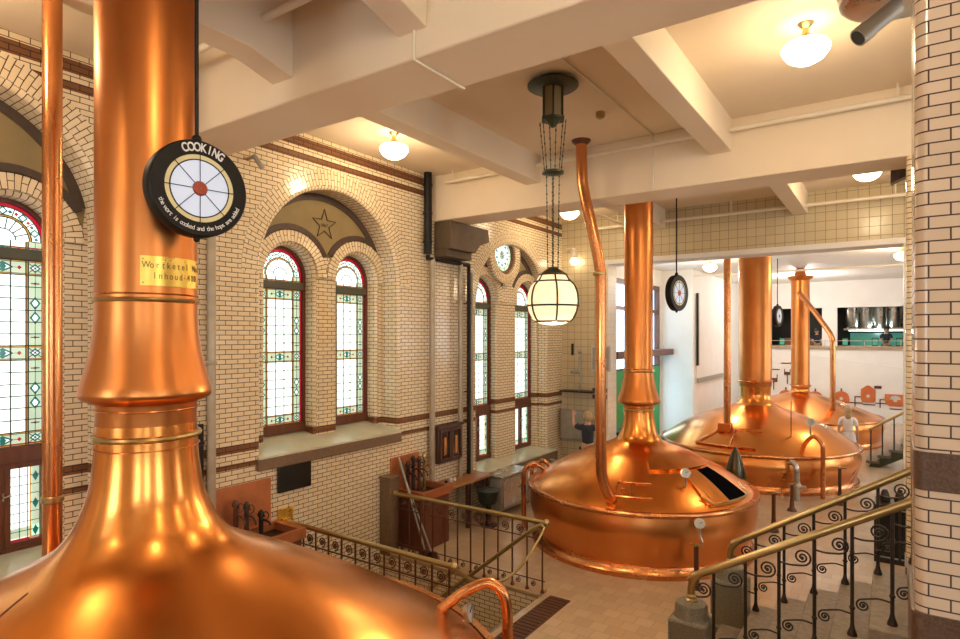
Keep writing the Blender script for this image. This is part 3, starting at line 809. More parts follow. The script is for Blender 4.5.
K1 = Kettle(-3.83, 10.7,
    [(.262, 2.44), (.265, 2.3), (.285, 2.12), (.33, 1.95), (.40, 1.83), (.58, 1.735), (.85, 1.64), (1.15, 1.50), (1.5, 1.32), (1.8, 1.12), (1.95, 1.0)],
    [(1.85, .05), (1.86, .2), (1.93, .45), (1.98, .7), (1.94, .95)],
    [(.258, 2.30), (.258, 2.44), (.30, 2.455), (.375, 2.48), (.385, 2.51), (.372, 2.56), (.33, 2.68), (.295, 2.82), (.27, 2.98), (.256, 3.10), (.255, CEIL)],
    'middle copper brew kettle with an open black hatch, standing beyond the stair newels')
K1.ring(3.06, .262, .018); K1.ring(3.10, .26, .008, 'copper_pipe', 'seam'); K1.ring(2.36, .268, .016); K1.ring(2.40, .264, .006, 'copper_pipe', 'seam')
K2 = Kettle(-3.06, 17.58,
    [(.40, 2.40), (.39, 2.25), (.39, 2.1), (.43, 1.97), (.52, 1.86), (.8, 1.74), (1.2, 1.60), (1.7, 1.38), (2.1, 1.12), (2.4, .90)],
    [(2.30, .05), (2.32, .2), (2.40, .4), (2.45, .62), (2.38, .86)],
    [(.40, 2.35), (.41, 2.44), (.415, 2.5), (.41, 2.55), (.41, 6.147)],
    'broad copper brew kettle beyond the tiled lintel with a hanging cone on its front', )
K2.ring(2.49, .42, .03, 'copper_pipe'); 
K3 = Kettle(-2.75, 24.5,
    [(.30, 1.85), (.29, 1.78), (.32, 1.70), (.42, 1.64), (.7, 1.56), (1.1, 1.44), (1.6, 1.26), (2.2, 1.02), (2.5, .88)],
    [(2.4, .05), (2.42, .2), (2.5, .4), (2.55, .62), (2.48, .86)],
    [(.30, 1.82), (.31, 1.9), (.30, 1.95), (.30, 5.7), (.40, 5.78), (.42, 5.86), (.20, 5.9), (.14, 6.147)],
    'farthest copper brew kettle, its chimney topped by a flared cap')
K3.ring(1.91, .33, .03, 'copper_pipe')
mb = MB(); mb.tube([(-2.75, 24.1, 5.25), (-2.2, 23.7, 4.5), (-1.75, 23.4, 3.82), (-1.66, 23.3, 3.6), (-1.65, 23.3, 3.4), (-1.65, 23.3, K3.S(1.63, R(-47))[2])], .085, 12); mb.build('overflow_pipe', 'copper_pipe', K3.o)

# K1 fittings
A = R
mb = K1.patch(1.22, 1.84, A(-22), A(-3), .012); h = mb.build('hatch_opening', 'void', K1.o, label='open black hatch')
mb = K1.patch(1.22, 1.84, A(-37), A(-22.2), .03); mb.build('hatch_door', 'copper', K1.o)
mb = K1.patch(.60, 1.19, A(-62), A(6), .045, n=14); mb.build('hatch_hood', 'copper', K1.o)
mb = MB(); mb.tube([K1.S(1.72, A(-38), .05)] + [K1.S(1.86, A(-38 + 4 * i), .05) for i in range(1, 10)] + [K1.S(1.75, A(-1), .03)], .014, 8); mb.tube([K1.S(1.3, A(-36), .04), K1.S(1.78, A(-33), .04)], .008, 6)
mb.build('hatch_handle', 'brass', K1.o)
mb = MB(); n = 8
for (r0, a0, r1, a1) in ((1.46, -83, 1.46, -63), (1.72, -83, 1.72, -63), (1.46, -83, 1.72, -83), (1.46, -73.5, 1.72, -73.5)):
    mb.tube([K1.S(r0 + (r1 - r0) * i / n, A(a0 + (a1 - a0) * i / n), .012) for i in range(n + 1)], .014, 6)
mb.sphere(K1.S(1.6, A(-79), .02), .035, 10)
mb.build('inspection_frame', 'copper_pipe', K1.o)
def gauge(k, p, rad, nrm, stem, name='gauge'):
    """dial on a stem"""
    n = Vector(nrm).normalized(); q = n.to_track_quat('Z', 'Y').to_matrix()
    mb = MB(); mb.lathe(p, [(rad, -.02), (rad * 1.08, 0), (rad * 1.08, .02), (rad * .9, .022)], 24, M_=q, cap1=False); mb.tube(stem, .016, 8)
    g_ = mb.build(name, 'steel', k)
    mb = MB(); c = Vector(p) + n * .012; mb.lathe(tuple(c), [(rad * .92, 0), (rad * .92, .004)], 24, M_=q)
    nd = q @ Vector((rad * .5, rad * .4, .006)); dd = mb.build('dial', 'dial', g_)
    mb = MB(); mb.cyl(tuple(c + q @ Vector((0, 0, .007))), tuple(c + q @ Vector((rad * .6, rad * .35, .007))), .004, n=6); mb.build('needle', 'black', g_)
    return g_
p = K1.S(1.52, A(-42), .0)
gauge(K1.o, (p[0], p[1], p[2] + .22), .07, (.25, -1, .35), [p, (p[0], p[1], p[2] + .16)])
p = (-2.93, 9.0)
gauge(K1.o, (-2.37, 9.24, .90), .07, (.2, -1, .35), [(-2.37, 9.25, .83), (-2.37, 9.25, .72), (-2.33, 9.22, .64), (-2.36, 9.34, .58)])
mb = MB(); mb.tube(catmull([K1.S(1.75, A(-163), -.02), K1.S(1.80, A(-164), .10), (-5.72, 10.12, 1.24), (-5.86, 10.06, 1.12), (-5.88, 10.05, .9), (-5.88, 10.05, .4), (-5.88, 10.05, .0)], 6), .045, 12); mb.build('elbow_pipe', 'copper_pipe', K1.o)
mb = MB(); mb.tube(catmull([K1.S(1.72, A(-172), -.02), K1.S(1.78, A(-173), .12), (-5.74, 10.5, 1.22), (-5.90, 10.45, 1.1), (-5.92, 10.42, .85)], 6), .04, 12); mb.build('elbow_pipe', 'copper_pipe', K1.o)
# tall copper pipes
def tallpipe(name, label, pts, r, flange=None, foot=None, ringat=None):
    o = thing(name, label, 'pipe', pts[-1])
    mb = MB(); mb.tube(catmull(pts, 8), r, 20); mb.build('pipe', 'copper_pipe', o)
    if flange:
        mb = MB(); x, y, z = pts[0]; mb.lathe((x, y, z), [(r * 1.05, -.07), (r * 1.6, -.03), (r * 1.75, -.01), (r * 1.75, 0)], 24); mb.build('ceiling_flange', 'ironred', o)
    for (x, y, z) in (ringat or []):
        mb = MB(); mb.lathe((x, y, z), [(r, -.03), (r * 1.18, -.02), (r * 1.18, .02), (r, .03)], 24, cap0=False, cap1=False); mb.build('coupling', 'brass', o)
    return o
tallpipe('copper_riser_pipe', 'bent copper riser pipe landing on the front of the middle kettle dome',
    [(-3.96, 8.52, CEIL), (-3.95, 8.53, 6.2), (-3.93, 8.55, 5.95), (-3.84, 8.58, 5.5), (-3.75, 8.64, 5.0), (-3.715, 8.66, 4.75), (-3.70, 8.67, 4.5), (-3.71, 8.68, 3.0), (-3.71, 8.70, 1.8), (-3.70, 8.74, 1.5), (-3.66, 8.84, 1.25), (-3.63, 8.93, K1.S(1.78, A(-84))[2] + .01)], .085, True, ringat=[(-3.72, 8.66, 4.66)])
tallpipe('copper_riser_pipe', 'thick straight copper riser pipe at the far left in front of the stained glass window',
    [(-6.12, 2.23, CEIL), (-6.12, 2.23, 5), (-6.12, 2.23, 3), (-6.12, 2.23, K0.S(1.82, A(174))[2] - .01)], .076, False, ringat=[(-6.12, 2.23, 2.26)])
z_ = K2.S(1.77, A(-103))[2]
tallpipe('copper_riser_pipe', 'slim copper riser pipe landing on the dome of the kettle beyond the lintel',
    [(-3.40, 15.85, 6.15), (-3.40, 15.85, 4), (-3.40, 15.85, z_ + .2), (-3.40, 15.85, z_ - .02)], .085, True)
# K2 fittings
mb = MB(); c = K2.S(1.75, A(-103)); mb.box(c[0] - .16, c[0] + .16, c[1] - .12, c[1] + .12, c[2] - .05, c[2] + .18); mb.build('pipe_socket', 'copper_pipe', K2.o, bevel=.02)
mb = MB()
def seg(r0, a0, r1, a1, t=.016, off=.03): mb.tube([K2.S(r0 + (r1 - r0) * i / 8, A(a0 + (a1 - a0) * i / 8), off) for i in range(9)], t, 6)
seg(1.7, -100, 1.72, -75); seg(2.25, -117, 2.25, -80, .03); seg(1.72, -95, 2.25, -95, .025); seg(1.8, -108, 2.25, -117, .02)
mb.build('hatch_rail', 'copper_pipe', K2.o)
mb = MB(); mb.tube(catmull([K2.S(2.1, A(-50), .0), K2.S(2.12, A(-50), .2), K2.S(2.2, A(-50), .42), K2.S(2.35, A(-48), .40), (-1.3, 15.65, 1.0), (-1.3, 15.65, .5), (-1.3, 15.65, 0)], 6), .05, 12); mb.build('arch_pipe', 'copper_pipe', K2.o)
mb = MB(); mb.tube(catmull([(-1.98, 15.55, .74), (-1.9, 15.33, .82), (-1.80, 15.2, .76), (-1.77, 15.18, .5), (-1.77, 15.18, 0)], 6), .06, 12); mb.sphere((-1.77, 15.18, .32), .10, 12); mb.cyl((-1.95, 15.18, .32), (-1.59, 15.18, .32), .03); mb.build('valve_pipe', 'steel', K2.o)
p = K2.S(1.95, A(-42)); gauge(K2.o, (p[0], p[1], p[2] + .42), .09, (.2, -1, .2), [p, (p[0], p[1], p[2] + .34)])
mb = MB(); p = K2.S(1.85, A(-55)); mb.tube([p, (p[0], p[1], p[2] + .85)], .012, 6); mb.build('vent_rod', 'iron', K2.o)
# hanging cone
o = thing('sampling_cone', 'dark bronze cone hood standing between the middle kettle and the one beyond', 'cone', (-2.62, 12.95, 0))
mb = MB(); mb.lathe((-2.62, 12.95, 0), [(.23, .60), (.23, .66), (.19, .95), (.12, 1.22), (.05, 1.38), (.03, 1.45)], 20); mb.build('cone', 'bronze', o)
mb = MB(); mb.lathe((-2.62, 12.95, 0), [(.16, 0), (.15, .03), (.04, .06), (.035, .60)], 16); mb.build('stand', 'verdigris', o)
# foreground elbow pipe and gauge beside K0
o = thing('copper_hook_pipe', 'short arched copper pipe hooking over the rim of the foreground kettle', 'pipe', (-2.80, 4.50, 0))
mb = MB(); mb.tube(catmull([(-3.36, 4.10, 1.20), (-3.22, 4.24, 1.35), (-3.08, 4.36, 1.46), (-2.95, 4.45, 1.50), (-2.84, 4.49, 1.42), (-2.80, 4.50, 1.25), (-2.80, 4.50, .9), (-2.80, 4.50, 0)], 8), .048, 16); mb.build('pipe', 'copper_pipe', o)
mb = MB(); mb.lathe((-2.80, 4.50, 0), [(.10, 0), (.10, .03), (.05, .06)], 16); mb.build('foot_flange', 'copper_pipe', o)
gz = K0.S(2.5, A(60))
gauge(K0.o, (-3.06, 4.27, 1.28), .075, (.75, .2, .15), [(-3.10, 4.27, 1.2), (-3.10, 4.27, 1.08)])

# ------------------------------------------------------------------ round signs
def sign(c, rad, label, az, top, txt, sub):
    n = Vector((math.cos(az), math.sin(az), 0)); up = Vector((0, 0, 1)); r = up.cross(n)
    q = Matrix((r, up, n)).transposed()     # local x=right,y=up,z=normal
    o = thing('round_sign', label, 'sign', (c[0], c[1], c[2] - rad), 'round hanging signs beside the chimneys')
    W = rad * .32
    mb = MB(); mb.lathe(c, [(rad * .9, -W), (rad, -W * .93), (rad, 0), (rad * .97, .012), (rad * .70, .012), (rad * .70, -.004), (.001, -.004)], 64, M_=q, cap1=False); mb.build('drum', 'black', o)
    k0 = rad * .70
    mb = MB(); mb.lathe(c, [(rad * .60, .004), (k0, .004)], 64, M_=q, cap0=False, cap1=False); mb.build('outer_ring', 'signring', o, smooth=0)
    mb = MB(); mb.lathe(c, [(.001, .003), (rad * .59, .003)], 64, M_=q, cap0=False, cap1=False); mb.build('sign_face', 'signface', o, smooth=0)
    mb = MB(); P = lambda a, r_, z: tuple(Vector(c) + q @ Vector((r_ * math.cos(a), r_ * math.sin(a), z)))
    mb.tube([P(2 * PI * i / 48, rad * .595, .007) for i in range(48)], rad * .013, 6, closed=True)
    for i in range(8):
        a = 2 * PI * i / 8 + PI / 2
        mb.tube([P(a, rad * .12, .007), P(a, rad * .70, .007)], rad * .009, 6)
    mb.build('spokes', 'black', o)
    mb = MB(); mb.lathe(c, [(.001, .022), (rad * .12, .02), (rad * .155, .006)], 32, M_=q, cap0=False, cap1=False); mb.build('hub', 'signred', o)
    mb = MB(); x, y = (Vector(c) - n * (W * .5)).xy
    mb.sphere((x, y, c[2] - rad - .01), rad * .07, 12); mb.sphere((x, y, c[2] + rad + .02), rad * .10, 12)
    mb.build('finial', 'black', o)
    mb = MB(); mb.cyl((x, y, c[2] + rad), (x, y, top), .013, n=8); mb.build('hanging_rod', 'black', o)
    if txt:
        items = []; L_ = len(txt)
        for i, ch in enumerate(txt):
            t = (i - (L_ - 1) / 2) * R(8.6) + R(4)
            pos = Vector(c) + q @ Vector((math.sin(t) * rad * .84, math.cos(t) * rad * .84, .0145))
            items.append((ch, rad * .25, frame(pos, q @ Vector((math.cos(t), -math.sin(t), 0)), q @ Vector((math.sin(t), math.cos(t), 0))) @ Matrix.Diagonal((.72, 1, 1, 1))))
        text_mesh(items, 'heading', 'whiteletter', o, .002, bold=.0018)
    if sub:
        items = []; L_ = len(sub)
        for i, ch in enumerate(sub):
            if ch == ' ': continue
            t = (i - (L_ - 1) / 2) * R(3.35)
            pos = Vector(c) + q @ Vector((math.sin(t) * rad * .84, -math.cos(t) * rad * .84, .0145))
            items.append((ch, rad * .13, frame(pos, q @ Vector((math.cos(t), math.sin(t), 0)), q @ Vector((-math.sin(t), math.cos(t), 0)))))
        text_mesh(items, 'small_text', 'whiteletter', o, .002)
sign((-3.74, 2.20, 4.665), .315, 'large black round hanging sign reading COOKING beside the foreground chimney', R(-9), 5.3 + 1.42, 'COOKING', 'the wort is cooked and the hops are added')
sign((-3.27, 11.3, 4.50), .335, 'black round hanging sign right of the middle kettle chimney', R(-12), CEIL, None, None)
sign((-2.95, 21.0, 4.33), .335, 'small far black round hanging sign beyond the broad kettle chimney', R(-12), 6.15, None, None)

# ------------------------------------------------------------------ lamps
def school_lamp():
    o = thing('ceiling_lamp', 'x', 'lamp', (0, 0, 0), 'opal schoolhouse ceiling lamps')
    mb = MB(); mb.lathe((0, 0, 0), [(.05, -.16), (.055, -.13), (.035, -.10), (.03, -.05), (.06, -.02), (.075, 0)], 24); mb.build('brass_canopy', 'brass', o)
    mb = MB(); mb.lathe((0, 0, 0), [(.02, -.385), (.09, -.38), (.16, -.34), (.205, -.28), (.215, -.24), (.19, -.20), (.12, -.175), (.06, -.15)], 32); mb.build('opal_globe', 'globe', o)
    return o
proto = school_lamp(); first = True
for (x, y, z, lab) in ((-6.1, 6.62, CEIL, 'lit opal ceiling lamp near the tiled wall above the star arch'),
                       (-.69, 6.56, CEIL, 'large lit opal ceiling lamp at top right near the steel duct'),
                       (-.35, 12.1, CEIL, 'lit opal ceiling lamp peeking below the beam left of the tiled column'),
                       (-6.0, 12.3, CEIL, 'lit opal ceiling lamp peeking below the beam behind the bent copper riser'),
                       (-4.81, 20.0, 6.15, 'far lit ceiling lamp in the hall beyond, above the white door panel'),
                       (.24, 20.0, 6.15, 'far lit ceiling lamp in the hall beyond, beside the tiled column edge'),
                       (-.7, 1.3, CEIL, 'lit opal ceiling lamp added unseen over the viewing platform'), (-6.1, 1.3, CEIL, 'lit opal ceiling lamp added unseen over the foreground kettle by the wall'),  # lamps from here on are added out of view to light the hall
                       (3.5, 6.5, CEIL, 'lit opal ceiling lamp added unseen over the right aisle'), (3.5, 1.3, CEIL, 'lit opal ceiling lamp added unseen over the right aisle near the platform'),
                       (-3.3, -3.8, CEIL, 'lit opal ceiling lamp added unseen near the rear wall'), (3.5, 12.1, CEIL, 'lit opal ceiling lamp added unseen over the far right aisle')):
    o = proto if first else copy_tree(proto)
    first = False
    o.location = (x, y, z); o['label'] = lab
# lamp light
def plight(name, loc, power, col=(1, .78, .5), size=.12):
    l = bpy.data.lights.new(name, 'POINT'); l.energy = power; l.color = col; l.shadow_soft_size = size
    o = bpy.data.objects.new(name, l); COL.objects.link(o); o.location = loc; return o
for (x, y, z, p) in ((-6.1, 6.62, CEIL, 42), (-.69, 6.56, CEIL, 42), (-.35, 12.1, CEIL, 42), (-6.0, 12.3, CEIL, 42), (-4.81, 20, 6.15, 120), (.24, 20, 6.15, 120), (-.7, 1.3, CEIL, 42), (-6.1, 1.3, CEIL, 35), (3.5, 6.5, CEIL, 42), (3.5, 1.3, CEIL, 42), (-3.3, -3.8, CEIL, 50), (3.5, 12.1, CEIL, 42)):  # includes the added lamps out of view
    plight('ceiling_lamp_light', (x, y, z - .50), p, size=.12)
plight('far_hall_fill', (-3.0, 27.0, 5.6), 290, (1, .93, .85), .2)  # added fill light without a fixture, brightens the far hall
plight('pendant_light', (-3.3, 6.32, 3.55), 55, (1, .78, .5), .15)

# pendant lamp with globe
o = thing('pendant_lamp', 'large opal globe pendant lamp in green bronze ribs hanging on chains from the ceiling', 'lamp', (-3.3, 6.32, 3.8))
c = (-3.3, 6.32)
mb = MB(); mb.lathe((*c, 0), [(.27, 6.62), (.30, 6.64), (.30, 6.66), (.22, 6.68), (.20, CEIL)], 32); mb.build('ceiling_plate', 'verdigris', o)
mb = MB(); mb.lathe((*c, 0), [(.02, 6.16), (.10, 6.24)], 6); mb.lathe((*c, 0), [(.15, 6.24), (.15, 6.27)], 6)
for k in range(6):
    a = PI / 3 * k; mb.tube([(c[0] + .125 * math.cos(a), c[1] + .125 * math.sin(a), 6.26), (c[0] + .125 * math.cos(a), c[1] + .125 * math.sin(a), 6.63)], .012, 6)
mb.build('lantern_frame', 'verdigris', o)
mb = MB(); mb.lathe((*c, 0), [(.115, 6.27), (.115, 6.62)], 6); mb.build('lantern_glass', 'olive', o, label='amber lantern glass')
def chain(mb, p0, p1, n, r=.006):
    p0, p1 = Vector(p0), Vector(p1)
    for i in range(n):
        a = p0.lerp(p1, i / n); b = p0.lerp(p1, (i + .9) / n); m_ = (a + b) / 2
        mb.tube([a, b], r, 5)
        if i % 2 == 0: mb.sphere(tuple(m_), r * 2.0, 6)
for k in range(6):
    a = PI / 3 * k + .2; mb = MB(); chain(mb, (c[0] + .16 * math.cos(a), c[1] + .16 * math.sin(a), 6.24), (c[0] + .10 * math.cos(a), c[1] + .10 * math.sin(a), 5.64), 9); mb.build('upper_chain', 'verdigris', o)
mb = MB(); mb.lathe((*c, 0), [(.05, 5.60), (.13, 5.615), (.13, 5.64), (.06, 5.66)], 20); mb.build('spreader_disc', 'verdigris', o)
for k in range(4):
    a = PI / 2 * k + .4; mb = MB(); chain(mb, (c[0] + .075 * math.cos(a), c[1] + .075 * math.sin(a), 5.6), (c[0] + .06 * math.cos(a), c[1] + .06 * math.sin(a), 4.50), 22); mb.build('lower_chain', 'verdigris', o)
prof = [(.19, 3.865), (.24, 3.90), (.285, 3.99), (.305, 4.10), (.295, 4.20), (.26, 4.29), (.19, 4.36), (.15, 4.43)]
mb = MB(); mb.lathe((*c, 0), [(.02, 3.83), (.12, 3.84)] + prof, 40); mb.build('opal_globe', 'pend', o)
mb = MB(); mb.lathe((*c, 0), [(.16, 4.40), (.165, 4.43), (.10, 4.47), (.05, 4.51)], 24)
for z, r in ((4.055, .305), (3.87, .205)): mb.tube([(c[0] + r * math.cos(2 * PI * i / 40), c[1] + r * math.sin(2 * PI * i / 40), z) for i in range(40)], .012, 6, closed=True)
mb.tube([(c[0] + .22 * math.cos(2 * PI * i / 40), c[1] + .22 * math.sin(2 * PI * i / 40), 4.34) for i in range(40)], .010, 6, closed=True)
for k in range(6):
    a = PI / 3 * k + .12; mb.tube([(c[0] + (r + .006) * math.cos(a), c[1] + (r + .006) * math.sin(a), z) for r, z in spline2(prof, 4)], .011, 6)
mb.build('globe_cage', 'verdigris', o)

# bare bulb on the back pier
o = thing('wall_bulb', 'bare glowing bulb hung from the back pier left of the bent copper riser', 'lamp', (-6.75, 14.1, 5.45))
mb = MB(); mb.tube([(-6.95, 14.3, 5.95), (-6.95, 14.1, 5.95), (-6.75, 14.1, 5.95)], .02, 8); mb.lathe((-6.75, 14.1, 0), [(.08, 5.70), (.09, 5.9), (.03, 5.96)], 16); mb.build('bracket', 'whitepaint', o)
mb = MB(); mb.sphere((-6.75, 14.1, 5.62), .10, 16); mb.build('bulb', 'bulb', o)

# ------------------------------------------------------------------ overhead pipes, duct, small devices
def simple(mb, name, mat, label, cat, group=None, **kw):
    o = mb.build(name, mat, **kw); return settags(o, label, cat, group)
o = thing('sprinkler_pipe', 'white sprinkler pipe running along the face of the second deep beam', 'pipe', (-3, 8.72, 6.4))
mb = MB(); mb.tube([(-6.75, 8.72, 6.52), (6.5, 8.72, 6.54)], .032, 10); mb.build('run', 'whitepaint', o)
for x in (-6.6, -2.0, .05): mb = MB(); mb.cyl((x, 8.72, 6.55), (x, 8.72, CEIL), .012, n=8); mb.build('hanger', 'whitepaint', o)
o = thing('sprinkler_pipe', 'white sprinkler pipe at the top left in front of the nearest beam', 'pipe', (-3, 3.28, 6.4))
mb = MB(); mb.tube([(-7.1, 3.28, 6.5), (6.5, 3.28, 6.5)], .035, 10); mb.build('run', 'whitepaint', o)
o = thing('sprinkler_pipe', 'white sprinkler pipe in front of the square tiled lintel wall', 'pipe', (-3, 13.9, 6.3))
mb = MB(); mb.tube([(-6.2, 13.9, 6.36), (.2, 13.9, 6.38), (6.0, 13.9, 6.38)], .035, 10); mb.build('run', 'whitepaint', o)
mb = MB(); mb.tube([(-5.3, 9.6, 6.36), (-5.3, 13.9, 6.36)], .03, 8); mb.build('branch', 'whitepaint', o)
for x in (-5.5, -2.9, .05): mb = MB(); mb.cyl((x, 13.9, 6.38), (x, 13.9, CEIL), .014, n=8); mb.build('hanger', 'whitepaint', o)
o = thing('ceiling_conduit', 'thin conduit running across the ceiling between the globe pendant and the second beam', 'conduit', (-2.7, 6.5, 6.7))
mb = MB(); mb.tube([(-2.95, 4.24, 6.70), (-2.95, 8.86, 6.70), (-2.95, 8.86, 5.89)], .012, 6); mb.build('run', 'whitepaint', o)
o = thing('ceiling_conduit', 'thin conduit stepping around the underside of the nearest deep beam', 'conduit', (-4, 3.9, 5.86))
mb = MB(); mb.tube([(-3.08, 3.57, 6.2), (-3.08, 3.57, 5.86), (-3.08, 4.24, 5.86)], .012, 6); mb.build('run', 'whitepaint', o)
o = thing('sprinkler_pipe', 'white ceiling pipe crossing the far hall ceiling', 'pipe', (-2, 22, 5.9))
mb = MB(); mb.tube([(-6, 22.6, 5.9), (6, 22.6, 5.9)], .035, 8); mb.build('run', 'whitepaint', o)
for x in (-4, 1.5): mb = MB(); mb.cyl((x, 22.6, 5.9), (x, 22.6, 6.15), .014, n=8); mb.build('hanger', 'whitepaint', o)
# smoke detector
o = thing('smoke_detector', 'small smoke detector on the ceiling above the bent copper riser flange', 'detector', (-3.25, 7.6, 6.66))
mb = MB(); mb.lathe((-3.25, 7.6, 0), [(.03, 6.63), (.06, 6.65), (.065, CEIL)], 16); mb.build('housing', 'brass', o)
# steel duct and grey nozzle
o = thing('steel_duct', 'curved stainless steel duct end hanging at the top right beside the tiled column', 'duct', (.06, 4.80, 5.9))
mb = MB(); mb.lathe((.06, 4.80, 0), [(.33, 5.92), (.362, 5.935), (.37, 5.97), (.37, CEIL - .002)], 48); mb.build('shell', 'steel', o)
mb = MB(); mb.tube([(.06 + .372 * math.cos(2 * PI * i / 48), 4.80 + .372 * math.sin(2 * PI * i / 48), 6.02) for i in range(48)], .008, 6, closed=True); mb.build('seam_ring', 'steel', o)
o = thing('projector_tube', 'short grey tube projector pointing out below the steel duct', 'projector', (-.1, 4.6, 5.6))
p0, p1 = Vector((.02, 4.72, 5.83)), Vector((-.185, 4.60, 5.635)); d = (p1 - p0).normalized()
mb = MB(); mb.cyl(p0, p1, .055, n=24); mb.cyl(p1 - d * .09, p1, .060, n=24); mb.build('barrel', 'greymetal', o)
mb = MB(); mb.cyl(p1, p1 + d * .003, .048, n=24); mb.build('lens', 'black', o)
mb = MB(); mb.box(.0, .05, 4.70, 4.75, 5.80, 5.94); mb.build('mount', 'greymetal', o)
mb = MB(); mb.slab([(-.02, 5.72), (.18, 5.80), (.18, 6.12), (-.02, 6.12)], 'y', 9.6, 9.8); mb.box(.06, .1, 9.55, 9.6, 5.95, 6.05); simple(mb, 'loudspeaker', 'wooddark', 'small dark brown loudspeaker under the beam beside the tiled column', 'loudspeaker', bevel=.01)

# corbel under beam 2
mb = MB(); mb.slab([(8.93, 5.87), (10.2, 5.87), (10.25, 5.62), (9.9, 5.5), (9.75, 5.34), (8.93, 5.34)], 'x', -7.2, -6.80)
mb.box(-7.2, -6.9, 8.93, 9.75, 5.2, 5.34)
mb.build('trim_corbel', 'corbel', kind='structure', bevel=.015)

# security camera on wall
o = thing('wall_camera', 'small pale camera bracket on the tiled wall just right of the round sign', 'camera', (-7.1, 4.92, 6.0))
mb = MB(); mb.cyl((-7.2, 4.92, 6.1), (-7.02, 4.92, 6.1), .02); mb.build('bracket', 'greymetal', o)
mb = MB(); mb.cyl((-7.02, 4.88, 6.12), (-6.98, 5.0, 5.95), .035); mb.build('camera_body', 'greymetal', o)

# wall pipes
def vpipe(label, y, x, z0, z1, r, mat, extra=None):
    o = thing('wall_pipe', label, 'pipe', (x, y, z0))
    mb = MB(); mb.tube((extra or []) + [(x, y, z1), (x, y, z0)], r, 14); mb.build('pipe', mat, o)
    for z in [z0 + (z1 - z0) * k for k in (.15, .5, .85)]:
        mb = MB(); mb.lathe((x, y, z), [(r, -.02), (r + .012, -.015), (r + .012, .015), (r, .02)], 14, cap0=False, cap1=False); mb.box(-7.2, x, y - .012, y + .012, z - .01, z + .01); mb.build('clamp', mat, o)
    return o
vpipe('grey wall pipe behind the foreground sign, beside the star arch', 4.33, -7.1, 0, CEIL, .055, 'greypipe')
vpipe('black wall pipe close beside the grey one left of the star arch', 4.20, -7.12, 1.0, 2.6, .035, 'black')
vpipe('thick black wall pipe dropping from the ceiling left of the dark corbel', 8.60, -7.08, 5.22, CEIL, .075, 'black')
vpipe('grey wall pipe right of the paired arched windows, below the corbel', 8.74, -7.09, 0, 5.15, .055, 'greypipe')
vpipe('grey wall pipe left of the slim black pipe near the wooden box', 9.63, -7.09, 0, 5.15, .05, 'greypipe')
vpipe('slim black wall pipe with a long sideways arm under the corbel', 9.90, -7.08, 0, 5.14, .042, 'black', [(-7.08, 8.60, 5.2), (-7.08, 8.60, 5.14), (-7.08, 9.87, 5.14)])
vpipe('pale wall pipe just right of the slim black pipe', 10.03, -7.1, 0, 5.0, .035, 'greypipe')

# ------------------------------------------------------------------ things on and along the left wall
# wooden box
o = thing('fuse_box', 'dark wooden glass fronted wall box between the grey pipes', 'box', (-7.1, 9.15, 1.32))
mb = MB(); mb.box(-7.2, -6.98, 8.79, 9.52, 1.30, 1.98); mb.build('case', 'wooddark', o, bevel=.01)
mb = MB(); mb.box(-7.0, -6.95, 8.76, 9.55, 1.96, 2.02); mb.build('cornice', 'wooddark', o, bevel=.008)
for s_ in (0, 1):
    y0 = 8.82 + s_ * .35; mb = MB(); t = .05
    mb.box(-6.98, -6.95, y0, y0 + t, 1.33, 1.94); mb.box(-6.98, -6.95, y0 + .33 - t, y0 + .33, 1.33, 1.94); mb.box(-6.98, -6.95, y0 + t, y0 + .33 - t, 1.33, 1.33 + t); mb.box(-6.98, -6.95, y0 + t, y0 + .33 - t, 1.94 - t, 1.94)
    dr = mb.build('door', 'wooddark', o); mb = MB(); mb.box(-6.978, -6.97, y0 + t, y0 + .33 - t, 1.33 + t, 1.94 - t); mb.build('pane', 'blackscreen', dr)
    mb = MB(); mb.box(-6.97, -6.962, y0 + .12, y0 + .19, 1.45, 1.78); mb.build('switch_row', 'brass', dr)
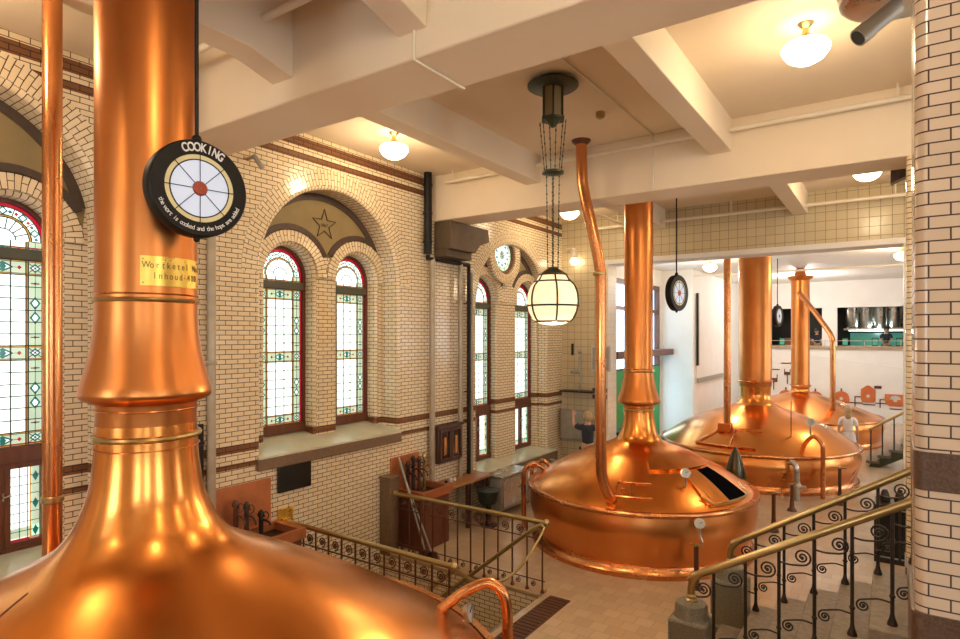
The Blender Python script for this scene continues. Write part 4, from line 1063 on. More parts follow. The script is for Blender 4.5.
# black screen
o = thing('wall_screen', 'flat black screen panel mounted below the stone sill', 'screen', (-7.15, 5.66, 1.45))
mb = MB(); mb.box(-7.19, -7.14, 5.38, 5.95, 1.47, 1.89); mb.build('screen', 'blackscreen', o, bevel=.006)
for y in (5.43, 5.9): mb = MB(); mb.box(-7.2, -7.17, y - .01, y + .01, 1.89, 1.94); mb.build('bracket', 'iron', o)
def sink(y0, y1, label, taps, ztop, panel_top, panel=(None, None)):
    o = thing('copper_sink', label, 'sink', (-6.9, (y0 + y1) / 2, 0), 'copper sampling sinks along the tiled wall')
    mb = MB(); mb.box(-7.18, -6.6, y0, y1, 0, ztop - .14); cab = mb.build('cabinet', 'wood', o, bevel=.01)
    mb = MB()
    npan = 3
    for k in range(npan):
        a = y0 + (y1 - y0) * k / npan + .04; b = y0 + (y1 - y0) * (k + 1) / npan - .04
        mb.box(-6.6, -6.585, a, b, .12, ztop - .22)
    mb.build('door', 'wood', o, bevel=.006)
    mb = MB(); t = .05
    mb.box(-7.18, -6.56, y0 - .04, y0 + t, ztop - .14, ztop); mb.box(-7.18, -6.56, y1 - t, y1 + .04, ztop - .14, ztop); mb.box(-6.62, -6.56, y0 + t, y1 - t, ztop - .14, ztop); mb.box(-7.18, -7.12, y0 + t, y1 - t, ztop - .14, ztop); mb.box(-7.12, -6.62, y0 + t, y1 - t, ztop - .14, ztop - .12)
    mb.build('basin', 'copper_flat', o)
    mb = MB(); mb.box(-7.12, -6.62, y0 + t, y1 - t, ztop - .12, ztop - .10); mb.build('basin_floor', 'black', o)
    mb = MB(); mb.box(-7.19, -7.16, panel[0] or y0, panel[1] or y1, ztop, panel_top); mb.build('splash_panel', 'copper_flat', o, bevel=.004)
    for (y, h, m) in taps:
        mb = MB(); x = -7.02
        mb.cyl((x, y, ztop - .12), (x, y, ztop + h), .032, n=12); mb.lathe((x, y, ztop + h), [(.045, -.03), (.05, 0), (.03, .04), (.012, .06)], 12)
        mb.tube(catmull([(x, y, ztop + h * .6), (x + .1, y, ztop + h * .66), (x + .18, y, ztop + h * .55), (x + .2, y, ztop + h * .4)], 5), .014, 8)
        mb.tube([(x + .08, y + .06 * math.cos(2 * PI * i / 12), ztop + h * .9 + .06 * math.sin(2 * PI * i / 12)) for i in range(12)], .008, 5, closed=True)
        mb.cyl((x, y, ztop + h * .9), (x + .085, y, ztop + h * .9), .010, n=8)
        mb.build('tap', m, o)
    return o
sink(4.42, 5.34, 'copper sampling sink beside the foreground dome below the grey pipe', [(4.62, .42, 'ironred'), (4.78, .36, 'wooddark'), (5.0, .2, 'iron')], 1.10, 1.72, (4.42, 5.26))
sink(7.88, 8.62, 'copper sampling sink with red cabinet behind the far brass railing', [(7.98, .42, 'iron'), (8.12, .5, 'iron'), (8.28, .46, 'wooddark'), (8.42, .5, 'brass')], 1.02, 1.58, (7.70, 8.45))
# workshelf
o = thing('work_shelf', 'orange brown wooden work shelf below the dark wall box', 'shelf', (-6.9, 9.4, 0))
mb = MB(); mb.box(-7.19, -6.68, 8.72, 10.2, .86, .91); mb.build('board', 'woodlight', o, bevel=.008)
for y in (9.4, 10.1):
    mb = MB(); mb.box(-6.78, -6.72, y - .03, y + .03, 0, .86); mb.build('leg', 'wooddark', o)
for y, r_, h, lab in ((8.98, .03, .06, 'small dark cup on the wooden work shelf, nearest the sink'), (9.12, .035, .09, 'middle small pale jar on the wooden work shelf'), (9.25, .03, .07, 'small pale jar on the wooden work shelf, farthest from the sink')):
    mb = MB(); mb.lathe((-6.95, y, .91), [(r_ * .8, 0), (r_, .01), (r_, h * .8), (r_ * .6, h)], 12); simple(mb, 'jar', 'dial' if y > 9 else 'iron', lab, 'jar', 'jars on the work shelf')
o = thing('waste_bin', 'dark green black plastic tub under the end of the wooden shelf', 'bin', (-6.55, 9.75, .4))
mb = MB(); mb.lathe((-6.5, 9.75, 0), [(.16, .44), (.2, .5), (.22, .66), (.23, .68)], 24); mb.build('tub', 'rubber', o)
mb = MB(); mb.lathe((-6.5, 9.75, 0), [(.24, .68), (.24, .70), (.1, .72)], 24); mb.build('lid', 'rubber', o)
mb = MB(); mb.cyl((-6.5, 9.75, 0), (-6.5, 9.75, .45), .05); mb.lathe((-6.5, 9.75, 0), [(.18, 0), (.18, .03), (.05, .06)], 16); mb.build('pedestal', 'iron', o)
# machine
o = thing('steel_cabinet', 'grey stainless cabinet with white knobs on top under the far window sill', 'cabinet', (-6.85, 10.8, 0))
mb = MB(); mb.box(-6.97, -6.55, 10.28, 11.38, .12, .80); mb.build('case', 'greymetal', o, bevel=.015)
mb = MB(); mb.box(-6.99, -6.5, 10.24, 11.42, .80, .84); mb.build('top', 'steel', o, bevel=.008)
mb = MB(); mb.box(-6.55, -6.535, 10.36, 11.30, .18, .74); mb.build('door', 'steel', o, bevel=.006)
mb = MB(); mb.cyl((-6.535, 10.95, .50), (-6.535, 11.05, .50), .012); mb.build('handle', 'iron', o)
for y in (10.36, 11.3):
    mb = MB(); mb.box(-6.93, -6.88, y - .03, y + .03, 0, .12); mb.box(-6.62, -6.57, y - .03, y + .03, 0, .12); mb.build('foot', 'iron', o)
for k in range(4):
    mb = MB(); y = 10.4 + .13 * k; mb.lathe((-6.75, y, .84), [(.035, 0), (.035, .03), (.02, .045)], 12); mb.build('knob', 'dial', o, label='white knob')
# steel cans
cp = None
for i, (x, y) in enumerate(((-6.72, 11.7), (-6.72, 11.98), (-6.72, 12.26), (-6.72, 12.54), (-6.72, 12.82))):
    lab = 'tall stainless steel can under the far sill, %s' % ['beside the grey cabinet', 'second from the grey cabinet', 'middle one of five', 'second from the kettle end of the row', 'last of the row toward the back pier'][i]
    if cp is None:
        cp = thing('steel_can', lab, 'can', (x, y, 0), 'steel cans in a row under the far sill')
        mb = MB(); mb.lathe((x, y, 0), [(.10, 0), (.11, .02), (.11, .60), (.06, .68)], 20); mb.build('can_body', 'steel', cp)
        mb = MB(); mb.lathe((x, y, 0), [(.06, .68), (.07, .70), (.07, .74), (.03, .76)], 16); mb.build('cap', 'steel', cp)
    else:
        c2 = copy_tree(cp, (x, y, 0)); c2['label'] = lab
# brass plates and posts
mb = MB(); mb.box(-7.19, -7.15, 5.38, 5.64, .88, 1.24); mb.box(-7.15, -7.12, 5.44, 5.56, 1.0, 1.1); simple(mb, 'wall_plate', 'brass_plate', 'brass plate on the tiled wall where the near railing begins', 'plate', bevel=.005)
mb = MB(); mb.box(-7.18, -6.95, 7.44, 7.66, 0.0, 1.28); mb.box(-7.19, -6.93, 7.42, 7.68, 1.28, 1.32); simple(mb, 'wooden_post', 'stone', 'square olive brown post against the wall where the far railing begins', 'post', bevel=.008)
for i, (x0, y0, z0, x1, y1, lab) in enumerate(((-6.98, 7.20, 1.62, -6.42, 7.22, 'left one of two sticks leaning by the far railing start'), (-7.0, 7.24, 1.50, -6.32, 7.26, 'right one of two sticks leaning by the far railing start'))):
    o = thing('leaning_broom', lab, 'broom', (x1, 7.8, .1), 'brooms leaning on the wall')
    mb = MB(); mb.cyl((x0, y0 + .5, z0), (x1, y1 + .5, .12), .016, n=8); mb.build('stick', 'greymetal', o)
    mb = MB(); mb.box(x1 - .10, x1 + .10, y1 + .46, y1 + .54, .0, .12); mb.build('broom_head', 'wooddark', o)

# ------------------------------------------------------------------ railings
def spiral(c, r, turns=1.9, start=0, sgn=1, n=26, plane='x', mb=None, tr=.010, tail=None):
    """spiral in the xz plane at y=c[1]"""
    pts = []
    for i in range(n + 1):
        t = i / n; a = start + sgn * turns * 2 * PI * t; rr = r * (1 - .88 * t)
        pts.append((c[0] + rr * math.cos(a), c[1], c[2] + rr * math.sin(a)))
    if tail: pts = catmull(tail + [pts[0]], 4)[:-1] + pts
    mb.tube(pts, tr, 6); mb.sphere(pts[-1], tr * 1.9, 8)

def pit_rail(name, label, y, x0, x1, ztop, n, zbase=.05):
    o = thing(name, label, 'railing', ((x0 + x1) / 2, y, zbase), 'brass railings around the stair pit')
    mb = MB(); mb.tube([(x0, y, ztop), (x1, y, ztop)], .034, 14); mb.sphere((x1 + .02, y, ztop), .055, 14); mb.sphere((x0 + .03, y, ztop), .05, 12); mb.build('handrail', 'brass', o)
    mb = MB(); mb.box(x0 + .05, x1, y - .008, y + .008, ztop - .25, ztop - .235); mb.box(x0 + .05, x1, y - .006, y + .006, zbase + .16, zbase + .172); mb.build('cross_bar', 'ironred', o)
    for i in range(n + 1):
        x = x0 + .1 + (x1 - x0 - .14) * i / n
        mb = MB(); mb.cyl((x, y, zbase), (x, y, ztop), .013, n=8); mb.lathe((x, y, zbase), [(.03, 0), (.028, .02), (.014, .05)], 10); mb.build('baluster', 'ironred', o)
        if i < n:
            xc = x + (x1 - x0 - .14) / n / 2; mb = MB()
            spiral((xc, y, ztop - .145), .068, start=-PI / 2, mb=mb, tr=.009); mb.build('scroll', 'ironred', o)
            mb = MB(); spiral((xc - .03, y, zbase + .10), .045, start=PI / 2, sgn=-1, mb=mb, tr=.007, turns=1.6); mb.build('foot_scroll', 'ironred', o)
    return o
pit_rail('pit_railing', 'nearer brass topped railing with iron scrolls along the stair pit', 5.5, -7.12, -4.17, 1.05, 11)
pit_rail('pit_railing', 'farther brass topped railing with iron scrolls in front of the red sink cabinet', 7.53, -6.95, -4.06, 1.05, 11)
mb = MB(); mb.tube([(-4.03, 7.40, 1.06), (-4.15, 7.40, 1.0), (-5.3, 7.40, .05), (-6.2, 7.40, -.70)], .030, 12); mb.cyl((-4.6, 7.40, .62), (-4.6, 7.53, .62), .012); simple(mb, 'sloping_handrail', 'brass', 'sloping brass handrail going down from the far railing post into the pit', 'handrail')
mb = MB(); mb.tube([(-4.2, 5.63, .98), (-5.2, 5.63, .16), (-6.2, 5.63, -.66)], .030, 12); mb.cyl((-4.6, 5.5, .65), (-4.6, 5.63, .65), .012); simple(mb, 'sloping_handrail', 'brass', 'sloping brass handrail going down from the near railing post into the pit', 'handrail')
mb = MB(); mb.tube([(-4.15 + .11 * t - .0, 5.56 + 1.93 * t, 1.0 - .42 * 4 * t * (1 - t) * 1.0) for t in [i / 20 for i in range(21)]], .020, 10); simple(mb, 'barrier_rope', 'brass', 'sagging brass coloured rope across the top of the pit steps between the two railing ends', 'rope')

# main staircase
XS, RUN, RISE, NS = -1.71, .31, .18, 12
o = thing('stone_staircase', 'broad worn stone staircase rising to the right between the brass handrails', 'staircase', (-.1, 7.25, 0))
for i in range(NS):
    mb = MB(); x = XS + RUN * i; mb.box(x - .02, x + RUN + .02 if i < NS - 1 else x + 1.4, 6.42, 8.10, max(0, RISE * i - .02) if i else 0, RISE * (i + 1))
    mb.build('step', 'step', o, bevel=.012)
def newel(x, y, label):
    o = thing('stone_newel', label, 'newel', (x, y, 0), 'granite newels at the stair foot')
    mb = MB(); mb.box(x - .20, x + .20, y - .20, y + .20, 0, .70); mb.box(x - .23, x + .23, y - .23, y + .23, 0, .16); mb.build('block', 'granite', o, bevel=.03)
    mb = MB(); mb.lathe((x, y, 0), [(.20, .68), (.17, .72), (.17, .80), (.155, .84), (.10, .865)], 32); mb.build('round_cap', 'granite', o)
newel(-1.78, 6.60, 'nearer granite newel with round cap at the foot of the stairs')
newel(-1.66, 7.92, 'farther granite newel with round cap at the foot of the stairs, beside the middle kettle')
def stair_rail(y, xs, label, sl, px0, t0):
    o = thing('stair_railing', label, 'railing', (xs, y, .86), 'brass handrails with iron scrollwork on the stone stairs')
    zr = lambda x: 1.17 + sl * (x - xs - .10)
    pts = [(xs, y, .86), (xs, y, 1.0), (xs + .03, y, 1.09), (xs + .10, y, 1.165), (xs + .3, y, zr(xs + .3)), (1.9, y, zr(1.9))]
    mb = MB(); mb.tube(catmull(pts, 5), .040, 16); mb.lathe((xs, y, .855), [(.07, 0), (.07, .02), (.05, .04), (.055, .06), (.04, .08)], 20); mb.build('handrail', 'brass', o)
    prev = xs + .02
    for i in range(11):
        x = px0 + RUN * i; zb = RISE * (i + t0)
        if x > 1.8: break
        mb = MB(); mb.cyl((x, y, zb), (x, y, zr(x)), .017, n=10); mb.lathe((x, y, zb), [(.042, 0), (.040, .02), (.022, .07), (.018, .10)], 12); mb.sphere((x, y, zb + .26), .026, 8); mb.sphere((x, y, zr(x) - .28), .022, 8); mb.build('baluster', 'iron', o)
        zm = zr(x)
        mb = MB(); c_ = (x - .105, y, zm - .235); r_ = .082
        tl = [(prev + .015, y, zm - .30 - .02), ((prev + x) / 2 - .06, y, zm - .33)]
        spiral(c_, r_, turns=2.0, start=-PI / 2, sgn=1, mb=mb, tr=.0095, tail=tl); mb.build('scroll', 'iron', o)
        mb = MB(); c_ = (prev + .085, y, zb + .20 - .08); r_ = .058
        tl = [(x - .015, y, zb + .20), ((prev + x) / 2 + .05, y, zb + .20 + .01)]
        spiral(c_, r_, turns=1.8, start=PI / 2, sgn=1, mb=mb, tr=.0085, tail=tl); mb.build('foot_scroll', 'iron', o)
        prev = x
stair_rail(6.60, -1.78, 'nearer brass handrail of the stone stairs with iron scrollwork', .575, -1.55, 1)
stair_rail(7.92, -1.66, 'farther brass handrail of the stone stairs with iron scrollwork', .63, -1.37, 2)

# platform the visitor stands on
mb = MB()
mb.prism([(-1.2, -5.5), (6.8, -5.5), (6.8, 6.3), (1.95, 6.3), (1.95, 4.3), (.16, 4.3), (.16, .5), (-1.2, .5)], 1.9, 2.09)
mb.build('floor_platform', 'step', kind='structure')
mb = MB(); mb.prism([(.22, 4.3), (6.8, 4.3), (6.8, 4.24), (.22, 4.24)][::-1], 0, 1.9); mb.build('wall_platform', 'tile_plain', kind='structure')

# tiled column at the right
def rounded(x0, x1, y0, y1, r, n=6):
    out = []
    for (cx, cy, a0) in ((x0 + r, y0 + r, PI), (x1 - r, y0 + r, 1.5 * PI), (x1 - r, y1 - r, 0), (x0 + r, y1 - r, .5 * PI)):
        for k in range(n + 1):
            a = a0 + PI / 2 * k / n; out.append((cx + r * math.cos(a), cy + r * math.sin(a)))
    return out
o = thing('tiled_column', 'massive column of cream glazed bricks with rounded edge at the right side', 'column', (.45, 3.92, 0))
mb = MB(); mb.prism(rounded(.09, .85, 3.58, 4.26, .055), 2.37, 5.87); mb.build('shaft', 'tile_col', o)
mb = MB(); mb.prism(rounded(.084, .856, 3.574, 4.266, .055), 2.96, 3.145); mb.build('granite_band', 'granitered', o)
mb = MB(); mb.prism(rounded(.075, .865, 3.565, 4.275, .05), 0, 2.37); mb.build('granite_base', 'granitered', o)
o = thing('tiled_column', 'narrow edge of a farther pale tiled column seen just left of the big column', 'column', (.6, 9.2, 0))
mb = MB(); mb.prism(rounded(.14, .9, 8.87, 9.55, .06), .9, 5.87); mb.build('shaft', 'tile_plain', o)
mb = MB(); mb.prism(rounded(.13, .91, 8.86, 9.56, .06), 0, .9); mb.build('granite_base', 'granitered', o)

# dark low cabinet with chrome seen between the stair balusters
o = thing('display_case', 'low dark framed glass display case beyond the stairs behind the scrollwork', 'case', (.05, 12.0, 0))
mb = MB(); mb.box(-.25, .45, 11.8, 12.4, .0, .08); mb.box(-.25, .45, 11.8, 12.4, .88, .94)
for (x, y) in ((-.25, 11.8), (.41, 11.8), (-.25, 12.36), (.41, 12.36), (.08, 11.8)): mb.box(x, x + .04, y, y + .04, .08, .88)
mb.build('case_frame', 'iron', o)
mb = MB(); mb.box(-.21, .41, 11.83, 11.84, .1, .86); mb.build('glass_front', 'blackscreen', o)
mb = MB()
for k in range(3): mb.lathe((-.1 + .2 * k, 12.1, .94), [(.07, 0), (.08, .05), (.05, .16), (.03, .2)], 14)
mb.build('valve_heads', 'iron', o)
# slim posts by kettles
def bollard(x, y, h, label, top):
    o = thing('valve_stand', label, 'stand', (x, y, 0), 'slim valve stands on the kettle floor')
    mb = MB(); mb.lathe((x, y, 0), [(.10, 0), (.09, .03), (.05, .08), (.035, .3), (.035, h)], 16); mb.build('stem', 'ironred', o)
    mb = MB(); mb.box(x - top, x + top, y - .02, y + .02, h, h + .03); mb.cyl((x, y - top * .8, h + .015), (x, y + top * .8, h + .015), .012); mb.build('handwheel', 'brass', o)
bollard(-2.37, 9.05, .62, 'slim valve stand in front of the middle kettle', .09)
bollard(-1.85, 12.5, .72, 'slim valve stand right of the middle kettle', .11)
bollard(-.95, 15.3, .80, 'slim valve stand in front of the broad farther kettle, right of its white pipe', .13)
bollard(-1.75, 14.2, .55, 'slim valve stand between the middle kettle and the lintel opening', .09)

# ------------------------------------------------------------------ back pier equipment
o = thing('wall_cabinet', 'grey metal cabinet on the back pier behind the person with raised arms', 'cabinet', (-6.8, 14.1, 1.0))
mb = MB(); mb.box(-7.12, -6.49, 14.05, 14.3, 1.03, 1.78); mb.build('case', 'greymetal', o, bevel=.01)
mb = MB(); mb.box(-7.08, -6.53, 14.03, 14.05, 1.07, 1.74); mb.build('door', 'greymetal', o, bevel=.006)
mb = MB(); mb.cyl((-6.6, 14.0, 1.35), (-6.6, 14.0, 1.5), .01); mb.build('handle', 'iron', o)
o = thing('glass_shelf', 'thin dark wall shelf above the grey cabinet on the back pier', 'shelf', (-6.7, 14.1, 2.3))
mb = MB(); mb.box(-7.1, -6.2, 13.95, 14.3, 2.26, 2.30); mb.build('board', 'iron', o)
mb = MB(); mb.tube([(-6.6, 14.1, 3.2), (-6.62, 14.1, 2.9), (-6.55, 14.1, 2.6), (-6.62, 14.1, 2.3)], .03, 8); mb.sphere((-6.6, 14.1, 3.3), .06, 10); mb.cyl((-6.85, 14.12, 2.78), (-6.6, 14.12, 2.78), .045); mb.build('bottle_dispenser', 'greymetal', o)
o = thing('notice_board', 'framed grey notice board high on the back pier beside the bent riser', 'board', (-6.1, 14.28, 2.8))
mb = MB(); mb.box(-6.34, -5.82, 14.24, 14.3, 2.80, 3.45); mb.build('frame', 'dial', o, bevel=.005)
mb = MB(); mb.box(-6.30, -5.86, 14.225, 14.24, 2.84, 3.41); mb.build('panel', 'greymetal', o)
mb = MB()
for k in range(2):
    for j in range(2): mb.box(-6.30 + .22 * j, -6.14 + .22 * j, 14.22, 14.3, 2.28 - .17 * k, 2.38 - .17 * k)
simple(mb, 'switch_panel', 'ironred', 'group of four small red brown switches below the notice board', 'switches')
mb = MB(); mb.box(-6.9, -6.86, 14.24, 14.3, 3.2, 3.5); simple(mb, 'wall_lever', 'black', 'small black lever on the back pier left of the bent riser', 'lever')
# banner
o = thing('green_banner', 'bright green banner with white lettering hanging in front of the tall clear windows', 'banner', (-6.9, 18.7, .2))
mb = MB(); mb.box(-6.92, -6.88, 17.3, 19.35, .2, 2.65); mb.build('cloth', 'green', o)
items = []
mb = MB()
for k, (w, y) in enumerate(((.62, 17.75), (.75, 17.7), (.85, 17.68))): mb.box(-6.88, -6.872, y, y + w * .6, 2.05 - .17 * k, 2.14 - .17 * k)
mb.tube([(-6.875, 18.0 + .15 * math.cos(a), 1.4 + .15 * math.sin(a)) for a in [R(20 * i) for i in range(14)]], .02, 6)
mb.build('white_mark', 'whiteletter', o)
mb = MB(); mb.cyl((-6.9, 17.25, 2.66), (-6.9, 19.4, 2.66), .03); mb.build('pole', 'iron', o)
o = thing('green_banner', 'second green banner strip showing right of the middle kettle chimney', 'banner', (-6.9, 20.9, .2))
mb = MB(); mb.box(-6.92, -6.88, 20.3, 21.3, .2, 2.65); mb.build('cloth', 'green', o)
mb = MB(); mb.cyl((-6.9, 20.25, 2.66), (-6.9, 21.35, 2.66), .03); mb.build('pole', 'iron', o)
mb = MB(); mb.box(-6.6, -5.6, 15.9, 16.6, .95, 1.02)
for (x, y) in ((-6.55, 15.95), (-5.7, 15.95), (-6.55, 16.5), (-5.7, 16.5)): mb.box(x, x + .06, y, y + .06, 0, .95)
simple(mb, 'side_table', 'iron', 'dark side table beyond the back pier beside the middle kettle neck', 'table')

# far stairs
o = thing('far_staircase', 'small green grey far staircase rising to the right beside the white wall', 'staircase', (.5, 20.8, 0))
for i in range(8):
    mb = MB(); x = -.62 + .27 * i; mb.box(x, x + .32, 20.2, 21.4, .18 * (i + 1) - .07, .18 * (i + 1)); mb.build('step', 'granite', o)
mb = MB(); mb.slab([(-.55, 0), (-.3, 0), (1.9, 1.25), (1.9, 1.55), (-.5, .1)], 'y', 20.26, 20.34); mb.slab([(-.55, 0), (-.3, 0), (1.9, 1.25), (1.9, 1.55), (-.5, .1)], 'y', 21.26, 21.34); mb.build('stringer', 'verdigris', o)
o = thing('far_stair_railing', 'brass topped railing of the small far staircase', 'railing', (.5, 20.2, .1))
mb = MB(); mb.tube([(-.55, 20.22, 1.05), (1.6, 20.22, 2.5)], .04, 10); mb.build('handrail', 'brass', o)
for i in range(8):
    x = -.5 + .27 * i; mb = MB(); mb.cyl((x, 20.22, .18 * (i + 1)), (x, 20.22, 1.08 + .675 * (x + .55)), .018, n=8); mb.build('baluster', 'iron', o)

# wall emblems
def emblem(x, z, kind, label):
    y = 30.75
    o = thing('copper_emblem', label, 'emblem', (x, y, z - .3), 'copper brewing emblems on the far white wall')
    mb = MB()
    if kind == 'pot':
        pts = [(x - .28, z - .22), (x + .28, z - .22), (x + .32, z - .05)] + [(x + .3 * math.cos(R(a)), z + .0 + .3 * math.sin(R(a))) for a in range(0, 181, 15)] + [(x - .32, z - .05)]
    elif kind == 'tank':
        pts = [(x - .22, z - .30), (x + .22, z - .30), (x + .26, z - .2), (x + .26, z + .25), (x + .16, z + .33), (x + .05, z + .42), (x - .05, z + .42), (x - .16, z + .33), (x - .26, z + .25), (x - .26, z - .2)]
    else:
        pts = [(x - .36, z + .22), (x - .38, z), (x - .3, z - .22), (x - .2, z - .28), (x + .2, z - .28), (x + .3, z - .22), (x + .38, z), (x + .36, z + .22)]
    mb.slab(pts, 'y', y - .05, y); mb.build('vessel', 'copper_art', o)
    mb = MB()
    mb.box(x - .2, x + .25, y - .03, y, z - .42, z - .38)
    if kind == 'pot': mb.box(x - .03, x + .03, y - .03, y, z + .3, z + .42); mb.box(x + .3, x + .8, y - .03, y, z - .2, z - .16)
    if kind == 'tank': mb.box(x + .22, x + .48, y - .03, y, z + .3, z + .42); mb.box(x - .5, x - .26, y - .03, y, z - .1, z - .06); mb.box(x - .5, x - .46, y - .03, y, z - .6, z - .06); mb.box(x + .26, x + .85, y - .03, y, z - .34, z - .30)
    if kind == 'wide': mb.box(x - .55, x - .38, y - .03, y, z - .05, z - .01); mb.box(x - .55, x - .51, y - .03, y, z - .38, z - .01)
    mb.build('pipework', 'ironred', o)
    mb = MB(); mb.lathe((x, y - .055, z - .03), [(.001, 0), (.07, .0)], 16, M_=Matrix(((1, 0, 0), (0, 0, -1), (0, 1, 0))), cap0=False, cap1=False)
    if kind == 'wide': mb.slab([(x - .2, z), (x + .2, z), (x + .14, z + .13), (x, z + .17), (x - .14, z + .13)], 'y', y - .058, y - .05)
    mb.build('white_spot', 'dial', o)
emblem(-4.04, .92, 'pot', 'leftmost copper pot emblem on the far white wall, left of the last chimney')
emblem(-2.85, .92, 'pot', 'copper pot emblem just right of the last chimney')
emblem(-1.85, .98, 'pot', 'copper pot emblem behind the slanted overflow pipe')
emblem(-.86, 1.15, 'tank', 'tall copper tank emblem on the far white wall')
emblem(.10, 1.02, 'wide', 'wide copper tub emblem at the right end of the far white wall')
for (x, z, w, h, lab) in ((-4.55, 1.75, .32, .36, 'small brown topped square tile above the leftmost copper emblem'), (-3.98, 2.05, .26, .26, 'small brown square with funnel above the leftmost copper emblem')):
    mb = MB(); mb.box(x - w / 2, x + w / 2, 30.71, 30.75, z - h / 2, z); mb.box(x - .02, x + .02, 30.72, 30.75, z - .55, z - h / 2)
    mb.box(x - w / 2, x - w / 2 + .03, 30.72, 30.75, z, z + h / 2); mb.box(x + w / 2 - .03, x + w / 2, 30.72, 30.75, z, z + h / 2); mb.box(x - .25, x + .25, 30.72, 30.75, z + .38, z + .42)
    simple(mb, 'wall_emblem_box', 'ironred', lab, 'emblem')

# kitchen
o = thing('extractor_hood', 'shiny stainless extractor ducts above the kitchen pass', 'hood', (-.7, 33.4, 4.0))
for k in range(5):
    mb = MB(); mb.lathe((-1.55 + .55 * k, 33.5, 0), [(.26, 4.05), (.29, 4.1), (.29, 5.19)], 24); mb.build('duct', 'steel', o)
mb = MB(); mb.box(-1.9, .9, 33.2, 33.9, 3.98, 4.06); mb.build('hood_base', 'steel', o)
mb = MB(); mb.box(-1.7, .9, 33.25, 33.3, 3.93, 3.98); mb.build('strip_light', 'kitlight', o, label='glowing strip light')
mb = MB(); mb.box(-1.7, .9, 34.5, 34.58, 2.41, 3.85); simple(mb, 'lit_backsplash', 'mint', 'glowing mint green backsplash behind the kitchen staff', 'backsplash')
mb = MB(); mb.box(-4.6, -2.9, 34.5, 34.58, 2.41, 3.6); simple(mb, 'kitchen_panel', 'woodlight', 'brown back panel in the left kitchen opening', 'panel')
for x, lab in ((-1.75, 'green lit kitchen screen at the left of the right opening'), (-.62, 'small green lit kitchen screen in the middle of the right opening'), (.25, 'green lit kitchen screen right of the kitchen person'), (-4.3, 'green lit kitchen screen in the left opening')):
    mb = MB(); mb.box(x - .12, x + .12, 31.5, 31.53, 3.26, 3.62); sc_ = mb.build('screen_case', 'black'); settags(sc_, lab, 'screen', 'kitchen screens on the pass')
    mb = MB(); mb.box(x - .10, x + .10, 31.49, 31.50, 3.30, 3.58); mb.build('display', 'mint', sc_)
mb = MB(); mb.box(-4.9, .65, 31.0, 31.05, 3.48, 3.50)
for x in (-3.8, -2.5, -1.0, .3): mb.box(x - .012, x + .012, 31.0, 31.05, 3.24, 3.5)
simple(mb, 'kitchen_rail', 'steel', 'thin steel rail across the kitchen openings', 'rail')
mb = MB(); mb.box(-5.2, 1.0, 31.45, 32.2, 3.2, 3.26); mb.box(-5.2, 1.0, 31.5, 32.1, 2.4, 3.2); simple(mb, 'kitchen_counter', 'steel', 'steel kitchen counter behind the openings', 'counter')
plight('kitchen_light', (-.6, 33.0, 3.9), 25, (.8, 1, .95), .1); plight('kitchen_light', (-3.7, 33.0, 4.6), 20, (1, .85, .65), .1)

# ------------------------------------------------------------------ people
def skin_mesh(verts, edges, radii, sub=2):
    me = bpy.data.meshes.new('sk'); me.from_pydata(verts, edges, []); ob = bpy.data.objects.new('sk', me); COL.objects.link(ob)
    md = ob.modifiers.new('s', 'SKIN'); md.use_smooth_shade = True
    for i, r in enumerate(radii):
        rv = me.skin_vertices[0].data[i]; rv.radius = r if isinstance(r, tuple) else (r, r); rv.use_root = (i == 0)
    ss = ob.modifiers.new('u', 'SUBSURF'); ss.levels = sub; ss.render_levels = sub
    bpy.context.view_layer.update()
    out = bpy.data.meshes.new_from_object(ob.evaluated_get(bpy.context.evaluated_depsgraph_get()))
    bpy.data.objects.remove(ob); bpy.data.meshes.remove(me)
    return out

